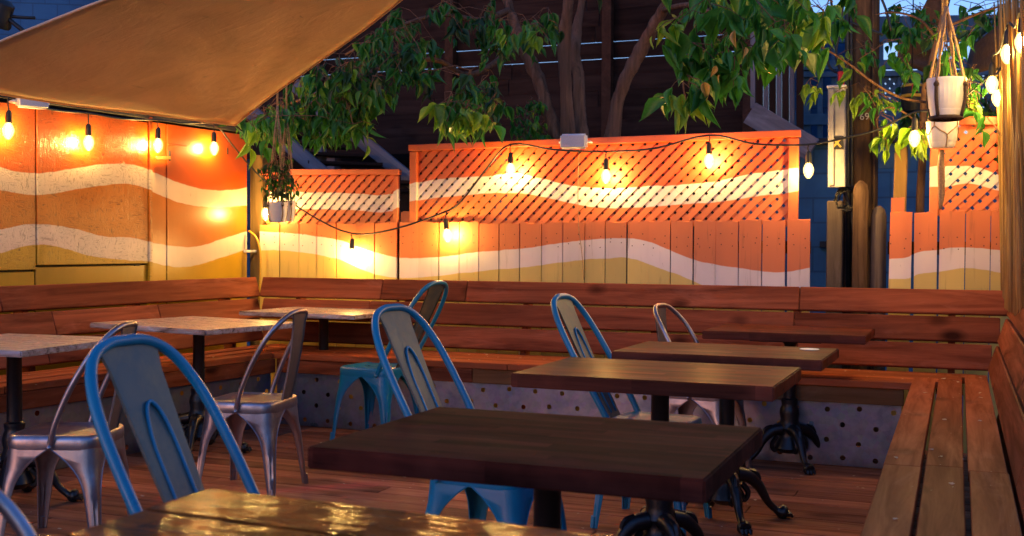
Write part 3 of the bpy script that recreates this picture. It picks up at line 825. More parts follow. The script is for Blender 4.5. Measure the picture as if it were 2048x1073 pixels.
GG = 'granite topped tables along the left bench'
table('nearest granite table at the left edge before the shed mural', -4.03, 3.985, .72, .74, .07, .028, 'granite', GG, .5, bev=.006)
table('middle granite table between the two grey chairs backs', -4.05, 5.37, .95, .76, -.19, .028, 'granite', GG, .6, bev=.006)
table('far granite table in the back left bench corner', -4.01, 6.68, .92, .66, -.06, .028, 'granite', GG, .4, bev=.006)
bm = bmesh.new(); lathe(bm, [(.03, 0), (.042, .001), (.042, .003), (.03, .0035)], 20)
p = at(1619, 698, Z=.754)
tag(link('paper_coaster', mesh_of(bm, 'paper_coaster'), 'pot', None, Matrix.Translation((p.x, p.y, .7505))), 'pale round coaster lying on the third wood table', 'coaster')

# ------------------------------------------------------------------ chairs
def rsq(h, r, z, n=5):
    """rounded square ring"""
    out = []
    for q, (sx, sy) in enumerate(((1, 1), (-1, 1), (-1, -1), (1, -1))):
        for k in range(n):
            a = q * PI / 2 + k / (n - 1) * PI / 2
            out.append(Vector((sx * (h - r) + r * math.cos(a), sy * (h - r) + r * math.sin(a), z)))
    return out
def seat_mesh():
    bm = bmesh.new(); rings = []
    for h, r, z in ((.170, .05, .396), (.173, .055, .398), (.178, .055, .40), (.180, .055, .415), (.1795, .055, .438), (.176, .052, .449), (.168, .05, .455), (.158, .045, .456), (.150, .042, .452), (.138, .04, .450), (.09, .03, .448)):
        rings.append([bm.verts.new(v) for v in rsq(h, r, z)])
    for a, b in zip(rings, rings[1:]):
        n = len(a)
        for k in range(n): bm.faces.new((a[k], a[(k + 1) % n], b[(k + 1) % n], b[k]))
    bm.faces.new(rings[-1])
    # underside
    bm.faces.new([bm.verts.new(v.co + Vector((0, 0, .03))) for v in rings[0]][::-1])
    return mesh_of(bm, 'seat', True, .9)
def leg_mesh(fs):
    """pressed sheet leg: rounded L section, wide where it meets the seat apron, narrow at the foot"""
    bm = bmesh.new(); rows = []; nz = 15
    for i in range(nz + 1):
        t = i / nz; z = .405 * t
        arm = .022 + .040 * t + .110 * max(0, (t - .5) / .5) ** 2.6
        c = .205 + (.1775 - .205) * t ** 1.15
        r = min(.05, arm * .6)
        sec = [(c - arm, c)] + [(c - r + r * math.sin(a), c - r + r * math.cos(a)) for a in (0, PI / 8, PI / 4, 3 * PI / 8, PI / 2)] + [(c, c - arm)]
        if .12 < t < .62:   # pressed groove down the corner
            g = .007 * math.sin((t - .12) / .5 * PI); sec[3] = (sec[3][0] - g, sec[3][1] - g)
        rows.append([(x, y_, z) for x, y_ in sec])
    out, inn = [], []
    for row in rows:
        out.append([bm.verts.new(p) for p in row])
        inn.append([bm.verts.new((p[0] - .004, p[1] - .004, p[2])) for p in row])
    m = len(rows[0])
    for i in range(nz):
        for k in range(m - 1):
            bm.faces.new((out[i][k], out[i][k + 1], out[i + 1][k + 1], out[i + 1][k]))
            bm.faces.new((inn[i][k], inn[i + 1][k], inn[i + 1][k + 1], inn[i][k + 1]))
        for k in (0, m - 1): bm.faces.new((out[i][k], out[i + 1][k], inn[i + 1][k], inn[i][k]))
    for i in (0, nz):
        for k in range(m - 1): bm.faces.new((out[i][k], out[i][k + 1], inn[i][k + 1], inn[i][k]))
    # rolled rim along both free edges
    for k in (0, m - 1): tube(bm, [Vector(rows[i][k]) - Vector((.002, .002, 0)) for i in range(nz + 1)], .004, 5)
    tube(bm, [(.2, .2, 0), (.196, .196, .05)], [.012, .013], 8)
    return mesh_of(bm, 'leg', True, 1.0)
def splat_mesh(y0, z0, y1, z1, w0, w1, bow):
    bm = bmesh.new(); n = 9; gr = []
    for i in range(n + 1):
        t = i / n; yy = y0 + (y1 - y0) * t - bow * math.sin(PI * t); z = z0 + (z1 - z0) * t; w = w0 + (w1 - w0) * t
        if i == n: w += .012
        gr.append([(-w, yy - .006, z), (-w, yy, z), (-w * .8, yy + .0015, z), (0, yy - .003, z), (w * .8, yy + .0015, z), (w, yy, z), (w, yy - .006, z)])
    f = [[bm.verts.new(p) for p in r_] for r_ in gr]; bk = [[bm.verts.new((p[0], p[1] - .003, p[2])) for p in r_] for r_ in gr]
    m = 7
    for i in range(n):
        for k in range(m - 1):
            bm.faces.new((f[i][k], f[i][k + 1], f[i + 1][k + 1], f[i + 1][k])); bm.faces.new((bk[i][k], bk[i + 1][k], bk[i + 1][k + 1], bk[i][k + 1]))
        for k in (0, m - 1): bm.faces.new((f[i][k], f[i + 1][k], bk[i + 1][k], bk[i][k]))
    for i in (0, n):
        for k in range(m - 1): bm.faces.new((f[i][k], f[i][k + 1], bk[i][k + 1], bk[i][k]))
    return mesh_of(bm, 'splat', True, .8)
SEAT, LEG = seat_mesh(), leg_mesh(1)
def make_chair(label, mat, smat, hoop, tr, spl, ridge):
    r = root('metal_chair', (0, 0, 0), label, 'chair', 'pressed steel cafe chairs')
    se, le = SEAT.copy(), LEG.copy()
    link('seat', se, mat, r)
    for k in range(4): link('leg', le, mat, r, Matrix.Rotation(k * PI / 2, 4, 'Z'))
    full = [(-x, y_, z) for x, y_, z in hoop] + [(x, y_, z) for x, y_, z in hoop[::-1]][1 if hoop[-1][0] == 0 else 0:]
    bm = bmesh.new(); tube(bm, catmull(full, 5), tr, 10)
    link('back_frame', mesh_of(bm, 'back_frame', True, 1.2), mat, r)
    s = link('splat', splat_mesh(*spl), smat, r)
    y0, z0, y1, z1, w0, w1, bow = spl
    def on(t, x, off): return (x, y0 + (y1 - y0) * t - bow * math.sin(PI * t) + off, z0 + (z1 - z0) * t)
    if ridge:
        bm = bmesh.new()
        loop = [on(.04, -.030, .001)] + [on(t, -.037, .001) for t in (.2, .4, .55)] + [on(.66, -.029, .003), on(.72, -.017, .003), on(.745, 0, .003), on(.72, .017, .003), on(.66, .029, .003)] + [on(t, .037, .001) for t in (.55, .4, .2)] + [on(.04, .030, .001)]
        tube(bm, catmull(loop, 3), .005, 6)
        link('pressed_ridge', mesh_of(bm, 'pressed_ridge', True), mat, s)
    else:
        bm = bmesh.new(); tube(bm, catmull([on(.78, -.024, .002), on(.80, -.012, .002), on(.805, .012, .002), on(.78, .024, .002)], 3), .003, 5)
        link('pressed_ridge', mesh_of(bm, 'pressed_ridge', True), mat, s)
    for sx in (-1, 1):
        bm = bmesh.new(); bmesh.ops.create_uvsphere(bm, u_segments=8, v_segments=6, radius=.011)
        link('rivet', mesh_of(bm, 'rivet', True), mat, r, Matrix.Translation((sx * (hoop[0][0] + .012), hoop[0][1], hoop[0][2] - .012)))
    return r
blue_hoop = [(.182, -.12, .425), (.192, -.175, .525), (.198, -.25, .655), (.190, -.335, .80), (.165, -.388, .89), (.122, -.421, .947), (.062, -.434, .972), (0, -.436, .976)]
silver_hoop = [(.187, -.01, .425), (.193, -.03, .50), (.192, -.085, .63), (.180, -.155, .755), (.150, -.205, .825), (.105, -.235, .864), (.055, -.247, .878), (0, -.249, .88)]
BLUE = make_chair('large bright blue steel chair nearest the camera', 'blue_metal', 'blue_splat', blue_hoop, .0138, (-.172, .452, -.431, .966, .060, .088, .006), True)
SILV = make_chair('galvanised steel chair', 'silver', 'silver_splat', silver_hoop, .0125, (-.176, .452, -.247, .872, .054, .072, .01), False)
def place(proto, used, x, y_, deg, label):
    o = copy_tree(proto) if used else proto
    o.matrix_basis = Matrix.Translation((x, y_, 0)) @ Matrix.Rotation(math.radians(deg), 4, 'Z')
    o['label'] = label; return o
CH_B = [(-1.395, 2.145, -91, 'blue steel chair with worn back nearest the camera, behind the rough plank table'),
        (-1.48, 3.61, -97, 'blue steel chair drawn up behind the left end of the front dark table'),
        (-1.22, 4.78, -94, 'blue steel chair tucked behind the second wood table, its seat showing below'),
        (-3.34, 6.2, 85, 'blue steel chair by the far granite table, facing the left wall')]
CH_S = [(-3.20, 4.66, 99, 'galvanised steel chair facing the middle granite table'),
        (-3.33, 3.57, 110, 'galvanised steel chair facing the nearest granite table, behind the nearest blue chair'),
        (-1.26, 6.0, -98, 'galvanised steel chair half hidden behind the third wood table'),
        (-1.20, 1.18, -90, 'galvanised steel chair cut off by the bottom left corner of the photo')]
for i, a in enumerate(CH_B): place(BLUE, i, *a)
for i, a in enumerate(CH_S): place(SILV, i, *a)

# ------------------------------------------------------------------ shade sail
def edge(pp, n=24):
    pts = catmull([at(u, v, d=d) for u, v, d in pp], 8); out = []
    for i in range(n + 1):
        f = i / n * (len(pts) - 1); k = min(int(f), len(pts) - 2); out.append(pts[k].lerp(pts[k + 1], f - k))
    return out
NS = 28
eb = edge([(-170, 158, 4.9), (0, 188, 5.55), (150, 211, 6.15), (320, 231, 6.75), (470, 251, 7.12)], NS)
er = edge([(470, 251, 7.12), (535, 198, 6.85), (639, 123, 6.4), (730, 58, 5.95), (802, 0, 5.6), (940, -120, 4.9), (1150, -330, 4.0)], NS)
el = edge([(-170, 158, 4.9), (0, 84, 4.8), (70, 55, 4.75), (140, 27, 4.7), (210, 0, 4.6), (500, -105, 4.4), (1150, -330, 4.0)], NS)
bm = bmesh.new(); grid = []
for j in range(NS + 1):
    t = j / NS; row = []
    for i in range(NS + 1):
        s = i / NS; p = el[j].lerp(er[j], s) + (eb[i] - eb[0].lerp(eb[-1], s)) * (1 - t)
        w = math.sin(PI * s) * math.sin(PI * min(1, t * 1.4) ** .8)
        p.z -= .10 * w * (1 - t)
        # folds that fan out from the tip
        rad = math.hypot((1 - s), t); an = math.atan2(t, 1 - s + 1e-6)
        p.z += .020 * math.sin(an * 19) * max(0, 1 - rad * 1.3) * math.sin(2 * an)
        row.append(bm.verts.new(p))
    grid.append(row)
for j in range(NS):
    for i in range(NS): bm.faces.new((grid[j][i], grid[j][i + 1], grid[j + 1][i + 1], grid[j + 1][i]))
bmesh.ops.remove_doubles(bm, verts=bm.verts, dist=.0005)
bmesh.ops.translate(bm, vec=-eb[-1], verts=bm.verts)
sail = root('shade_sail', eb[-1], 'tan shade sail stretched over the left corner, glowing from the bulbs below', 'shade sail')
so = link('cloth', mesh_of(bm, 'sail_cloth', True), 'sail', sail, Matrix.Translation(eb[-1]))
so.modifiers.new('thickness', 'SOLIDIFY').thickness = .002
for e in (eb, er, el): tube_obj('hem', e[::2], .007, 'sail', sail, 6, smooth=2)
tube_obj('tie_rope', [eb[-1], at(483, 262, d=7.2)], .006, 'black', sail, smooth=0)

# ------------------------------------------------------------------ string lights
def bulb_meshes():
    bm = bmesh.new(); lathe(bm, [(.009, 0), (.016, .008), (.026, .024), (.032, .046), (.0315, .062), (.022, .084), (.012, .097)], 16, (0, 0, -.10))
    g = mesh_of(bm, 'glass', True); g.materials.append(MT['bulb'])
    bm = bmesh.new(); lathe(bm, [(.004, -.076), (.0105, -.068), (.0135, -.05), (.011, -.03), (.004, -.018)], 8)
    f = mesh_of(bm, 'filament', True); f.materials.append(MT['filament'])
    bm = bmesh.new(); lathe(bm, [(.006, .075), (.012, .07), (.0165, .06), (.0185, .03), (.0195, .0), (.014, -.006)], 12, (0, 0, -.005))
    s = mesh_of(bm, 'socket', True, .7); s.materials.append(MT['black'])
    return g, s, f
GL, SK, FI = bulb_meshes()
BULBS = []
def bulb(u, v, label, drop, wall=False, off=.075, Y=None, d=None, tilt=0.0):
    """(u, v): bulb centre in the photograph; hangs `drop` m below its cable"""
    p = atwall(u, v, off) if wall else (at(u, v, Y=Y) if Y else at(u, v, d=d))
    r = root('string_light', p + Vector((0, 0, .05)), label, 'light bulb', 'bulbs on the light string')
    M = Matrix.Translation(p + Vector((0, 0, .05))) @ Matrix.Rotation(tilt, 4, 'Y') @ Matrix.Rotation(R.uniform(-.06, .06), 4, 'X')
    gl = link('glass', GL, None, r, M); link('filament', FI, None, gl, M); link('socket', SK, None, r, M)
    top = p + Vector((0, 0, .05 + drop)); a = M @ Vector((0, 0, .065))
    tube_obj('drop_cord', [a, a.lerp(top, .5) + Vector((R.uniform(-.006, .006), 0, 0)), top], .0042, 'black', r, 6)
    BULBS.append(top); return top
cable = []
bm1 = bulb(-190, 232, 'bulb on the shed mural, first one outside the left photo edge', .16, True)
bm2 = bulb(-480, 190, 'bulb on the shed mural, second one outside the left photo edge', .16, True)
b0 = bulb(17, 262, 'leftmost glowing bulb on the shed mural at the photo edge', .155, True)
b1 = bulb(177, 286, 'glowing bulb on the shed mural right of the tall panel joint', .135, True)
b2 = bulb(316, 291, 'glowing bulb on the shed mural beside the hinge post and latch', .12, True)
b3 = bulb(428, 297, 'glowing bulb on the painted shed door nearest the shed corner', .125, True)
bx = bulb(531, 428, 'small glowing bulb peeping out behind the left hanging pot', .09, Y=7.2)
b4 = bulb(704, 510, 'glowing bulb low on the boards under the small lattice', .105, Y=7.22)
b5 = bulb(893, 471, 'glowing bulb on the fence boards under the left end of tall lattice', .12, Y=7.21, tilt=-.12)
b6 = bulb(1021, 340, 'glowing bulb on the tall lattice left of the white speaker', .125, Y=7.22)
b7 = bulb(1212, 353, 'glowing bulb on the tall lattice right of the white speaker', .115, Y=7.22)
b8 = bulb(1418, 322, 'glowing bulb near the top right of the tall lattice', .115, Y=7.22)
b9 = bulb(1617, 341, 'clear lit bulb hanging in the gap between lattice and conduit box', .11, Y=7.2)
b10 = bulb(1829, 277, 'lit bulb among yellow leaves left of the hanging pots', .10, Y=6.9)
b11 = bulb(1984, 169, 'upper lit bulb of the pair right of the big hanging pot', .10, d=6.2)
b12 = bulb(1995, 196, 'lower lit bulb of the pair right of the big hanging pot', .12, d=6.5)
b13 = bulb(2015, 108, 'lit bulb hanging before the reed screen top', .10, d=5.6)
b14 = bulb(2044, 85, 'lit bulb at the right photo edge before the reeds', .10, d=5.2)
cb = [bm2, atwall(-330, 105, .1), bm1, atwall(-80, 178, .1), b0, atwall(100, 219, .09), b1, atwall(245, 238, .09), b2, atwall(370, 247, .1), b3, atwall(462, 287, .1), at(507, 340, Y=7.2), at(550, 380, Y=7.18), at(620, 430, Y=7.16), b4, at(790, 458, Y=7.16), b5, at(925, 400, Y=7.17), at(975, 335, Y=7.18), b6, at(1110, 300, Y=7.17), b7, at(1310, 297, Y=7.17), b8, at(1510, 288, Y=7.18), b9, at(1700, 274, Y=7.18), at(1755, 260, Y=7.1), b10, at(1900, 215, d=6.4), b12, at(1990, 150, d=6.3), b11, at(2000, 100, d=5.9), b13, at(2030, 55, d=5.4), b14, at(2100, 30, d=4.9)]
tag(tube_obj('light_cable', cb, .0065, 'black', None, 6, smooth=4), 'black cable of the string lights looping along mural and fence', 'cable')

# ------------------------------------------------------------------ speakers
def speaker(u0, u1, v0, v1, Y, label, rot=0.0, wallp=None):
    p = wallp if wallp else at((u0 + u1) / 2, (v0 + v1) / 2, Y=Y); sc = (u1 - u0) / FPX * Y * 1.05; h = (v1 - v0) / FPX * Y
    r = root('outdoor_speaker', p, label, 'speaker', 'white outdoor speakers', rot)
    M = world_m(r)
    bm = bmesh.new(); bmesh.ops.create_cube(bm, size=1)
    for v in bm.verts:
        k = .8 if v.co.y > 0 else 1.0
        v.co = Vector((v.co.x * sc * k, v.co.y * .11, v.co.z * h * (k + .05)))
    bmesh.ops.bevel(bm, geom=bm.edges[:], offset=.012, segments=3, affect='EDGES')
    link('cabinet', mesh_of(bm, 'cabinet', True, .9), 'white_plastic', r, M)
    g = link('front_grille', box_mesh(sc * .86, .006, h * .8, .002).copy(), None, r, M @ Matrix.Translation((-.004, -.056, 0)))
    g.data.materials.clear(); g.data.materials.append(MT['grille'])
    bm = bmesh.new(); tube(bm, [(-sc * .46, 0, .0), (-sc * .56, 0, 0), (-sc * .56, .06, -.0), (0, .12, 0), (sc * .56, .06, 0), (sc * .56, 0, 0), (sc * .46, 0, 0)], .008, 6)
    link('bracket', mesh_of(bm, 'bracket', True), 'white_plastic', r, M)
    return r
MT['grille'] = plain('speaker_grille', (.48, .48, .53), .55, 0, .2, 220, .5)
speaker(1122, 1178, 269, 300, 7.24, 'white speaker on the top rail of the tall lattice', .12)
speaker(28, 92, 194, 222, 6.0, 'white speaker high on the mural under the sail edge', 1.1, atwall(62, 205, .13))
tag(tube_obj('speaker_wire', [at(1158, 300, Y=7.22), at(1156, 360, Y=7.22), at(1157, 450, Y=7.25), at(1163, 500, Y=7.27), at(1168, 560, Y=7.27)], .0025, 'cord_grey', None, 5), 'thin wire running down the fence from the white speaker', 'wire')

# ------------------------------------------------------------------ raised deck and screen behind the fence
rd = root('raised_deck', (-5, 10, 0), 'dark raised deck with a tall plank screen behind the trees', 'deck')
SY = 10.2
xa, xb = -8.6, at(1512, 200, Y=SY).x
zr = at(1200, 273, Y=SY).z
z = zr + .13
board('rim_beam', (xa, SY, zr), (xb, SY, zr + .02), .26, .05, 'dark_wood', rd, up=(0, -1, 0))
k = 0
while z < 5.2:
    gap = .009 if k in (3, 4) else R.choice((.0, .001))
    js = [xa, R.uniform(-6.5, -4.5), R.uniform(-4.2, -3), xb]
    for a, b in zip(js, js[1:]): board('screen_plank', (a + .003, SY + .03, z + .075), (b - .003, SY + .03 + R.uniform(-.004, .004), z + .075), .149, .03, 'dark_wood', rd, up=(0, -1, 0))
    z += .148 + gap; k += 1
for u in (640, 905, 1218, 1500):
    x = at(u, 100, Y=SY).x
    board('screen_post', (x, SY - .045, zr - .1), (x, SY - .045, 5.1), .09, .09, 'dark_wood_v', rd, up=(0, -1, 0))
for u in (655, 1000, 1490):
    x = at(u, 300, Y=SY).x
    board('support_post', (x, SY + .1, -.1), (x, SY + .1, zr - .1), .13, .13, 'grey_wood', rd, up=(0, -1, 0))
for j in range(16): board('floor_plank', (xa, SY + .16 + j * .145, zr + .14), (xb, SY + .16 + j * .145, zr + .14), .14, .03, 'dark_wood', rd)
hw = root('void_backing', (-5, 12.7, 0), 'dark wall added to keep the void under the raised deck black', 'building')
board('wall', (-13, 12.7, 1.1), (xb + .1, 12.7, 1.1), 2.5, .1, 'house_dark', hw, up=(0, -1, 0))  # added backing, dark so the shaded space below the deck stays black
# stair in front of the raised deck
st = root('deck_stair', at(640, 340, Y=8.9), 'grey timber stair slanting down behind the small lattice', 'stairs')
for (ua, va, ub, vb, Y, w) in ((500, 222, 680, 378, 8.7, .13), (590, 170, 880, 410, 9.3, .13)):
    board('stringer', at(ua, va, Y=Y), at(ub, vb, Y=Y), w, .045, 'grey_wood', st, up=(0, -1, 0))
for k in range(9):
    f = k / 8; a = at(505 + 170 * f, 228 + 146 * f, Y=8.76); b = at(600 + 255 * f, 184 + 200 * f, Y=9.22); b.z = a.z - .03; a.z -= .03
    board('tread', a, b, .24, .03, 'dark_wood', st)
board('stair_post', at(640, 180, Y=8.95), at(640, 700, Y=8.95), .09, .09, 'grey_wood', st, up=(0, -1, 0))
# right side stair rail
rs = root('stair_railing', at(1555, 200, Y=9.4), 'dark upright balusters above a grey stringer right of the screen', 'railing')
for i, u in enumerate((1506, 1519, 1532, 1545, 1558, 1571, 1584, 1600)):
    vb = 205 + (u - 1506) * .62
    board('baluster', at(u, vb + 12, Y=9.35), at(u, 20 + (u - 1506) * .5, Y=9.35), .04 if i % 2 == 0 else .055, .03, 'grey_wood' if i % 2 == 0 else 'dark_wood', rs, up=(0, -1, 0))
board('stringer', at(1500, 226, Y=9.3), at(1625, 300, Y=9.3), .19, .05, 'grey_wood', rs, up=(0, -1, 0))
board('hand_rail', at(1500, 12, Y=9.3), at(1612, 75, Y=9.3), .07, .05, 'dark_wood', rs, up=(0, -1, 0))

# ------------------------------------------------------------------ blue buildings and far things at the right
BY = 9.6
bw = root('blue_block_wall', (0, BY, 0), 'deep blue painted block wall behind the utility pole', 'wall')
xa2, xb2 = at(1600, 300, Y=BY).x - .4, at(2100, 300, Y=BY).x
zt2 = at(1800, 288, Y=BY).z
board('wall', (xa2, BY, zt2 / 2 - .1), (xb2, BY, zt2 / 2 - .1), zt2 + .2, .2, 'blue_wall', bw, up=(0, -1, 0))
board('coping', (xa2 - .02, BY - .02, zt2 + .025), (xb2, BY - .02, zt2 + .025), .26, .05, 'house_dark', bw)
board('ledge', at(1640, 489, Y=BY - .14), at(1700, 489, Y=BY - .14), .06, .05, 'house_dark', bw)
board('wall_patch', at(1758, 312, Y=BY - .103), at(1822, 312, Y=BY - .103), .2, .004, 'lattice_blue', bw, up=(0, -1, 0))
PY = 13.0
bp = root('blue_porch', (at(1700, 150, Y=PY).x, PY, 0), 'distant blue green porch with lattice railing behind the utility pole', 'porch')
for u in (1612, 1640, 1668, 1700, 1762, 1800, 1845, 1950, 1990):
    board('porch_post', at(u, 40, Y=PY), at(u, 300, Y=PY), .10 if u in (1612, 1700, 1845, 1990) else .05, .08, 'lattice_blue', bp, up=(0, -1, 0))
for v, w in ((62, .28), (132, .10), (150, .06), (240, .12)): board('porch_rail', at(1590, v, Y=PY - .06), at(2060, v - 6, Y=PY - .06), w, .05, 'lattice_blue', bp, up=(0, -1, 0))
for k in range(-4, 13):
    u = 1765 + k * 17
    board('slat', at(u, 240, Y=PY - .02), at(u + 80, 152, Y=PY - .02), .05, .01, 'lattice_blue', bp, up=(0, -1, 0), bev=0)
    board('slat', at(u, 152, Y=PY), at(u + 80, 240, Y=PY), .05, .01, 'lattice_blue', bp, up=(0, -1, 0), bev=0)
board('porch_wall', at(1585, 170, Y=PY + .5), at(1720, 170, Y=PY + .5), 1.6, .1, 'blue_wall', bp, up=(0, -1, 0))
# blue building high at the left, with a floodlight
lb_ = root('blue_building', (-13, 11, 0), 'plain blue building wall showing above the sail at top left', 'building')
board('wall', (-17, 7.5, 3.5), (-8.5, 12.6, 3.5), 8.5, .3, 'blue_wall', lb_, up=(.5, -.85, 0))
fl = root('floodlight', at(6, 30, d=7.0), 'black floodlight on an arm at the top left corner', 'lamp')
q = at(2, 28, d=7.0)
bm = bmesh.new(); lathe(bm, [(.03, .09), (.06, .07), (.065, .0), (.085, -.06), (.08, -.075)], 14)
link('lamp_head', mesh_of(bm, 'lamp_head', True, .8), 'black', fl, Matrix.Translation(q) @ Matrix.Rotation(.5, 4, 'Y'))
tube_obj('arm', [q, at(30, 34, d=7), at(70, 36, d=7)], .010, 'black', fl)
tube_obj('arm', [q, at(25, 45, d=7), at(55, 70, d=7), at(90, 110, d=7.05)], .014, 'black', fl)

# ------------------------------------------------------------------ utility pole, conduit, cables
UY = 7.75
pu = root('utility_pole', (at(1722, 300, Y=UY).x, UY, -.1), 'old brown utility pole with metal number 69', 'utility pole')
x = at(1722, 300, Y=UY).x
bm = bmesh.new(); tube(bm, [(0, 0, 0), (0, 0, 2), (.005, 0, 4), (.01, 0, 6)], [.115, .108, .10, .095], 18)
link('pole_shaft', mesh_of(bm, 'pole_shaft', True, 1), 'pole', pu, Matrix.Translation((x, UY, -.1)))
for u, w in ((1694, .03), (1702, .022), (1746, .018)):
    tube_obj('pole_conduit', [at(u, -60, Y=UY - .1), at(u + 1, 200, Y=UY - .1), at(u + 2, 575, Y=UY - .1)], w / 2, 'black' if u < 1740 else 'pole', pu, 8, smooth=2)
def text_mesh(s, size, ext):
    cu = bpy.data.curves.new('t', 'FONT'); cu.body = s; cu.size = size; cu.extrude = ext; cu.align_x = 'CENTER'; cu.align_y = 'CENTER'
    to = bpy.data.objects.new('t', cu); COL.objects.link(to)
    bpy.context.view_layer.update()
    me = bpy.data.meshes.new_from_object(to.evaluated_get(bpy.context.evaluated_depsgraph_get()))
    bpy.data.objects.remove(to); return me
MT['num'] = plain('tarnished_numerals', (.5, .46, .42), .4, .4)
tm = text_mesh('69', .062, .003)
p = at(1729, 234, Y=UY - .118)
link('pole_number', tm, 'num', pu, Matrix.Translation(p) @ Matrix.Rotation(PI / 2, 4, 'X'))
cx_ = root('conduit_box', at(1674, 372, Y=7.45), 'tall white conduit box with a small X sign beside the pole', 'conduit')
a, b = at(1674, 375, Y=7.45), at(1674, 177, Y=7.45)
board('casing', a, b, .105, .07, 'box_paint', cx_, up=(0, -1, 0), bev=.004)
board('cover', (a.x - .03, 7.45 - .04, a.z + .01), (b.x - .03, 7.45 - .04, b.z - .01), .03, .02, 'box_paint', cx_, up=(0, -1, 0))
board('cap', (b.x - .06, 7.45, b.z + .008), (b.x + .06, 7.45, b.z + .008), .085, .016, 'white_plastic', cx_)
p = at(1674, 286, Y=7.45 - .04)
sg = board('sign', (p.x - .0, 7.45 - .038, p.z - .042), (p.x - .0, 7.45 - .038, p.z + .042), .08, .004, 'black', cx_, up=(0, -1, 0), bev=0)
MT['signy'] = plain('sign_yellow', (.5, .33, .06), .6)
for s in (-1, 1): board('sign_mark', (p.x - .024, 7.45 - .0405 - .001 * s, p.z - s * .028), (p.x + .024, 7.45 - .0405 - .001 * s, p.z + s * .028), .012, .002, 'signy', sg, up=(0, -1, 0), bev=0)
rl = root('red_fitting', at(1682, 168, Y=7.5), 'small red fitting above the white conduit box', 'fitting')
board('housing', at(1682, 174, Y=7.5), at(1682, 143, Y=7.5), .038, .05, 'red', rl, up=(0, -1, 0), bev=.008)
tb = bmesh.new(); c0 = at(1696, 398, Y=7.5)
for k in range(9):
    rr = R.uniform(.05, .085); ph = R.uniform(0, 6); pts = [(rr * math.cos(2 * PI * i / 18 + ph) * R.uniform(.9, 1.1), R.uniform(-.03, .03), .95 * rr * math.sin(2 * PI * i / 18 + ph) + R.uniform(-.005, .005)) for i in range(19)]
    tube(tb, catmull(pts, 2), .005, 5)
tag(link('cable_coil', mesh_of(tb, 'cable_coil', True), 'black', None, Matrix.Translation(c0)), 'tangled coil of black cable under the white conduit box', 'cable')
for k, pts in enumerate((((1660, -20), (1668, 70), (1655, 115), (1664, 140), (1690, 150)), ((1690, -20), (1680, 60), (1672, 110), (1686, 160)), ((1755, -20), (1772, 20), (1782, 62)), ((1700, 45), (1740, 60), (1766, 70)), ((1660, 360), (1684, 380), (1700, 420), (1708, 470)))):
    tag(tube_obj('service_cable', [at(u, v, Y=7.55) for u, v in pts], .008, 'black', None, 6),
        ['black cable looping left of the pole top', 'black cable dropping down the pole above the red fitting', 'thin black cable leaving the pole top to the right', 'short black cable crossing the pole top', 'black cable running from the conduit box down the pole'][k], 'cable')

